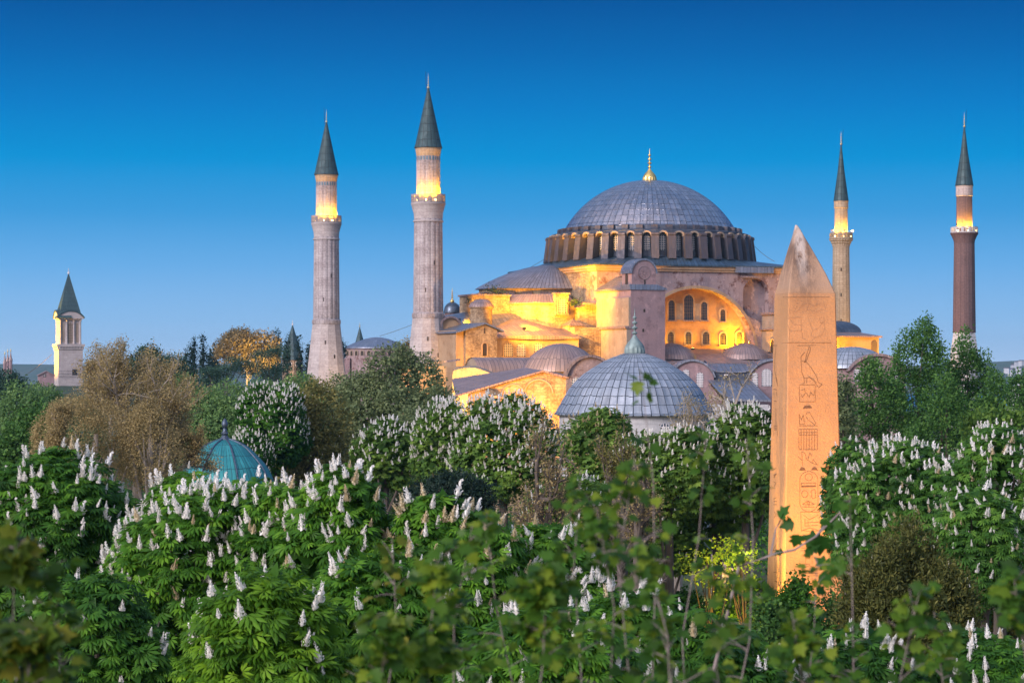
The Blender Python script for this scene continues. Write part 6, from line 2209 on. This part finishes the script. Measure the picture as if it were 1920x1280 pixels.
# weeds on the half dome ledge
rg = np.random.default_rng(7)
for i, (u_, v_, z_, s_, lab) in enumerate(((-38, -12, 33.0, 1.5, 'dark weeds sprouting on the ledge under the lead half dome'), (-42, -11, 31.6, .9, 'small weed tuft low on the yellow stair wall'), (-25.5, -20.8, 31.0, .9, 'sparse weeds growing from the yellow pier beside the tower'))):
    p_ = W2(u_, v_, z_)
    w_ = empty('wall_weeds', p_, 0, lab, 'weeds', 'weeds growing on the mosque')
    n = 260
    pos = rg.normal(size=(n, 3)) * (s_ * .8, s_ * .5, s_ * .45) + (0, -.4, s_ * .35)
    V, F = scatter(KITE[0], KITE[1], pos, unit(rg.normal(size=(n, 3)) + (0, 0, .6)), unit(rg.normal(size=(n, 3))), .34 * rg.uniform(.6, 1.2, n))
    link('foliage', np_mesh('foliage', V, F, np.stack([rg.random(n), np.zeros(n)], -1)), w_, LM['dark'])
    m = MB()
    for k in range(9):
        a = rg.normal(size=3) * (.5, .3, .4)
        m.tube([(0, .3, -.2), (a[0] * s_ * .5, -.2, .3 * s_), (a[0] * s_, -.4 + a[1], s_ * (.5 + abs(a[2])))], [.06, .04, .02], 3)
    m.build('stem', BARK, w_)
# low growth closing the ground under the trees
rg = np.random.default_rng(31)
bush = []
while len(bush) < 1500:
    Y_ = rg.uniform(58, 420)
    x_ = rg.uniform(-.27, .27) * Y_ + rg.normal() * 8
    h_ = rg.uniform(1.0, 3.2) + (1.5 if Y_ > 230 else 0)
    if math.hypot(x_ - OX, Y_ - OY) < 13 or math.hypot(x_ + 22.5, Y_ - 180) < 7:
        continue
    if 118 < Y_ < 196 and abs(x_ - Y_ * .0805) < 5.5:
        continue
    q_ = (Vector((x_, Y_, 0)) - MO)
    if (abs(q_.dot(EU)) < 60 and abs(q_.dot(EV)) < 45) or math.hypot(x_ - 12.8, Y_ - 240) < 9.5 or (285 < Y_ and -15 < x_ < 62):
        continue
    bush.append((x_, Y_, h_))
B_ = np.array(bush)
per = 70
c_ = np.repeat(B_, per, 0)
d_ = unit(rg.normal(size=(len(c_), 3)))
d_[:, 2] = np.abs(d_[:, 2])
pos = np.stack([c_[:, 0] + d_[:, 0] * c_[:, 2] * .75, c_[:, 1] + d_[:, 1] * c_[:, 2] * .75, d_[:, 2] * c_[:, 2] * rg.uniform(.5, 1.05, len(c_))], -1)
V, F = scatter(KITE[0], KITE[1], pos, unit(rg.normal(size=pos.shape) + d_ * .6), unit(d_ + rg.normal(size=pos.shape) * .4), .5 * rg.uniform(.6, 1.2, len(c_)))
U = np.stack([np.clip(np.repeat(rg.normal(.4, .2, len(B_)), per) + rg.normal(size=len(c_)) * .12, 0, 1), np.zeros(len(c_))], -1)
tag(link('undergrowth', np_mesh('undergrowth', V, F, U), None, LM['chestdk']), kind='stuff')
# lamps among the trees
spot('tree_beam', at(1375, 1125, 104), at(1325, 1050, 109), 420, 100, (1, .78, .15))
point('tree_lamp_light', at(1411, 1046, 107), 150, (1, .75, .2), .2)
spot('tree_beam', at(1290, 1130, 104), at(1290, 1060, 109), 200, 100, (1, .78, .15))
spot('tree_beam', at(505, 700, 488), at(485, 655, 500), 26000, 100, (1, .6, .16))
# ------------------------------------------------------------------ blurred plane saplings close to the camera
def plane_leaf():
    """five pointed lobes with a fold along the middle"""
    pts = [(0, 0), (.10, -.30), (.30, -.52), (.36, -.30), (.62, -.46), (.66, -.20), (1.0, 0), (.66, .20), (.62, .46), (.36, .30), (.30, .52), (.10, .30)]
    V = [np.array((x, y, .16 * abs(y) - .22 * x * x)) for x, y in pts] + [np.array((.42, 0, -.03))]
    F = []
    c = 12
    for i in range(0, 12, 2):
        F.append([c, i, (i + 1) % 12, (i + 2) % 12])
    return np.array(V), np.array(F)


PL = plane_leaf()
MAPLE = PL


def sapling(px, ytop, Y, label, seed, mat='plane', wide=60, nleaf=60, ybot=1420, lean=0, r=.0045, leaf=.13, twigs=16, low=1.0, pts=None):
    rg = np.random.default_rng(seed)
    s = Y / FPX
    x0 = at(px, 0, Y).x
    zt, zb = CZ + (HY - ytop) * s, CZ + (HY - ybot) * s
    root = empty('plane_sapling', (x0 + lean * s, Y, zb - 1.5), 0, label, 'sapling', 'blurred plane saplings')
    O = np.array((x0 + lean * s, Y, zb - 1.5))
    m = MB()
    n = 7
    path = []
    for i in range(n + 1):
        t = i / n
        path.append(np.array((x0 + lean * s * (1 - t) + math.sin(t * 5 + seed) * .045 + .03 * math.sin(t * 13 + seed * 2.3), Y + .1 * math.sin(t * 4 + seed), zb - 1.5 + (zt - zb + 1.5) * t)) - O)
    m.tube([tuple(p) for p in path], [r * (1.3 - i / n) for i in range(n + 1)], 6)
    P, Fd = [], []
    for k in range(twigs):
        t = 1 - (rg.random() ** (1.1)) * low * (zt - zb) / (zt - zb + 1.5)
        j = min(n - 1, int(t * n))
        a = path[j] + (path[j + 1] - path[j]) * (t * n - j)
        an = rg.uniform(0, 2 * PI)
        L = wide * s * rg.uniform(.5, 1.15) * (.35 + .65 * min(1, (1 - t) * 3 + .2))
        d = np.array((math.cos(an), math.sin(an) * .7, rg.uniform(.2, 1.1)))
        q = [a + d * L * f + np.array((0, 0, -.25 * L * f * f)) for f in (0, .35, .7, 1)]
        m.tube([tuple(v) for v in q], [r * .5, r * .4, r * .3, r * .2], 4)
        for _ in range(max(1, nleaf // twigs)):
            f = rg.random() ** .6
            i = min(2, int(f * 3))
            P.append(q[i] + (q[i + 1] - q[i]) * (f * 3 - i))
            Fd.append(d)
    for k in range(max(2, nleaf // 8)):
        t = rg.random() * .3
        P.append(path[-1] * (1 - t) + path[-2] * t)
        Fd.append(rg.normal(size=3))
    if pts:
        for (qx, qy) in pts:
            v = np.array(at(qx, qy, Y)) - O
            P.append(v)
            Fd.append(rg.normal(size=3))
    P, Fd = np.array(P), np.array(Fd)
    m.build('stem', BARKR, root)
    N = len(P)
    h = rg.normal(size=(N, 3)) * (1, .7, .35) + unit(Fd) * .4
    f = unit(h + np.array((0, 0, -.35)))
    pos = P + f * leaf * .35
    V, F = scatter(MAPLE[0], MAPLE[1], pos, f, unit(np.array((0, -.55, .75)) + rg.normal(size=(N, 3)) * .45), leaf * rg.uniform(.55, 1.2, N))
    U = np.stack([np.repeat(np.clip(.46 + rg.normal(size=N) * .34, 0, 1), len(MAPLE[1])), np.zeros(len(F))], -1)
    link('foliage', np_mesh('foliage', V, F, U), root, LM[mat])
    return root


SAP = [
    (1232, 690, 8.6, 'tallest blurred sapling, its top leaves crossing the bath dome', 201, 'plane', 34, 34, 0),
    (1195, 835, 8.0, 'blurred leafy sapling before the chestnut under the bath dome', 202, 'plane', 70, 60, -10),
    (1300, 800, 9.4, 'grey-stemmed blurred sapling midway between bath dome and obelisk', 203, 'plane', 60, 52, 12),
    (1395, 800, 9.0, 'blurred sapling reaching the narrow lit side of the obelisk', 204, 'plane', 60, 50, -30),
    (1070, 860, 8.4, 'blurred leafy sapling with yellow-green leaves near the brown twiggy tree', 205, 'plane', 70, 60, 0),
    (1130, 930, 7.4, 'dense blurred sapling with big leaves left of the tallest one', 206, 'plane', 80, 70, 20),
    (945, 940, 9.2, 'pale-stemmed blurred sapling rising before the rounded evergreen', 207, 'plane', 55, 40, 20),
    (885, 960, 8.2, 'blurred sapling with russet tip leaves in front of the cream-candled chestnut', 208, 'plane', 80, 70, -10),
    (735, 985, 8.8, 'blurred yellow-leaved sapling nearest the white-candled chestnuts', 209, 'planeyl', 70, 40, 30),
    (800, 1050, 7.2, 'low dense blurred sapling with olive leaves at the bottom', 210, 'plane', 95, 80, 0),
    (990, 1060, 7.0, 'low dense blurred sapling with broad dark leaves at the bottom', 211, 'plane', 95, 85, 0),
    (1230, 1010, 7.0, 'low dense blurred sapling before the lit stone piers', 212, 'plane', 95, 34, 0),
    (1385, 1080, 7.4, 'slanting grey-stemmed blurred sapling before the dark shrubs', 213, 'plane', 80, 26, -70),
    (1535, 1045, 9.8, 'grey blurred stem with few leaves in front of the obelisk base', 214, 'plane', 50, 14, -10),
    (1600, 905, 9.0, 'blurred sapling just past the obelisk with a crooked grey stem', 215, 'plane', 45, 30, 8),
    (1690, 1110, 7.8, 'low blurred sapling below the juniper', 216, 'plane', 90, 40, -20),
    (1890, 1090, 7.2, 'blurred sapling with broad leaves at the right picture edge', 217, 'plane', 80, 60, 0),
    (1770, 1150, 8.2, 'thin blurred sapling with a forked grey stem beside the juniper', 218, 'plane', 70, 36, 0),
    (30, 1020, 7.0, 'yellowing blurred sapling at the left picture edge', 219, 'planeyl', 95, 46, 0),
    (130, 1060, 7.3, 'green blurred sapling beside the yellowing one at the left edge', 220, 'plane', 80, 34, -30),
    (90, 1170, 6.8, 'low blurred sapling with orange-tinged leaves in the bottom left corner', 221, 'planeyl', 110, 46, 0),
    (700, 1150, 7.0, 'low blurred sapling below the drooping chestnut', 222, 'plane', 80, 40, 0),
    (1480, 1150, 7.4, 'low blurred sapling at the bottom before the fir', 223, 'plane', 90, 44, 0),
]
for px, yt, Y, lab, sd, mt, wd, nl, ln in SAP:
    sapling(px, yt + (22 if 750 < yt < 1000 else 0), Y, lab, sd, mt, wd, int(nl * (1.7 if yt < 1000 else 3.3)), lean=ln, leaf=.075 if mt == 'planeyl' and px < 200 else .051)
# the twig that crosses the obelisk
Y = 13.
rg = np.random.default_rng(77)
a0 = at(1385, 1062, Y)
tw = empty('plane_twig', tuple(a0 - Vector((0, 0, 1.2))), 0, 'thin twig with dark star-shaped leaves crossing the face of the obelisk', 'twig', 'blurred plane saplings')
O = Vector(tw.location)
pp = [at(1330, 1290, Y), at(1385, 1062, Y), at(1445, 1040, Y), at(1490, 1030, Y), at(1530, 1005, Y), at(1575, 960, Y)]
m = MB()
m.tube([p - O for p in pp], [.011, .009, .008, .007, .006, .004], 6)
m.tube([at(1530, 1005, Y) - O, at(1545, 985, Y) - O], [.008, .004], 5)
m.tube([at(1445, 1040, Y) - O, at(1455, 990, Y) - O, at(1470, 962, Y) - O], [.007, .005, .004], 5)
m.build('stem', BARKR, tw)
L_ = [(1470, 958, .13), (1473, 984, .12), (1492, 1016, .12), (1525, 1012, .16), (1540, 1020, .17), (1517, 1030, .11), (1548, 990, .1), (1562, 988, .13), (1567, 952, .1), (1540, 1053, .13), (1550, 1086, .14), (1545, 1108, .1), (1452, 1035, .09)]
P = np.array([tuple(at(x, y, Y) - O) for x, y, s in L_])
n = len(P)
f = unit(rg.normal(size=(n, 3)) * (1, .4, .5) + (0, 0, -.4))
V, F = scatter(MAPLE[0], MAPLE[1], P - f * .05, f, unit(np.array((0, -.8, .4)) + rg.normal(size=(n, 3)) * .3), np.array([s * .78 for _, _, s in L_]))
link('foliage', np_mesh('foliage', V, F, np.stack([np.repeat(rg.random(n) * .4, len(MAPLE[1])), np.zeros(len(F))], -1)), tw, LM['chestdk'])
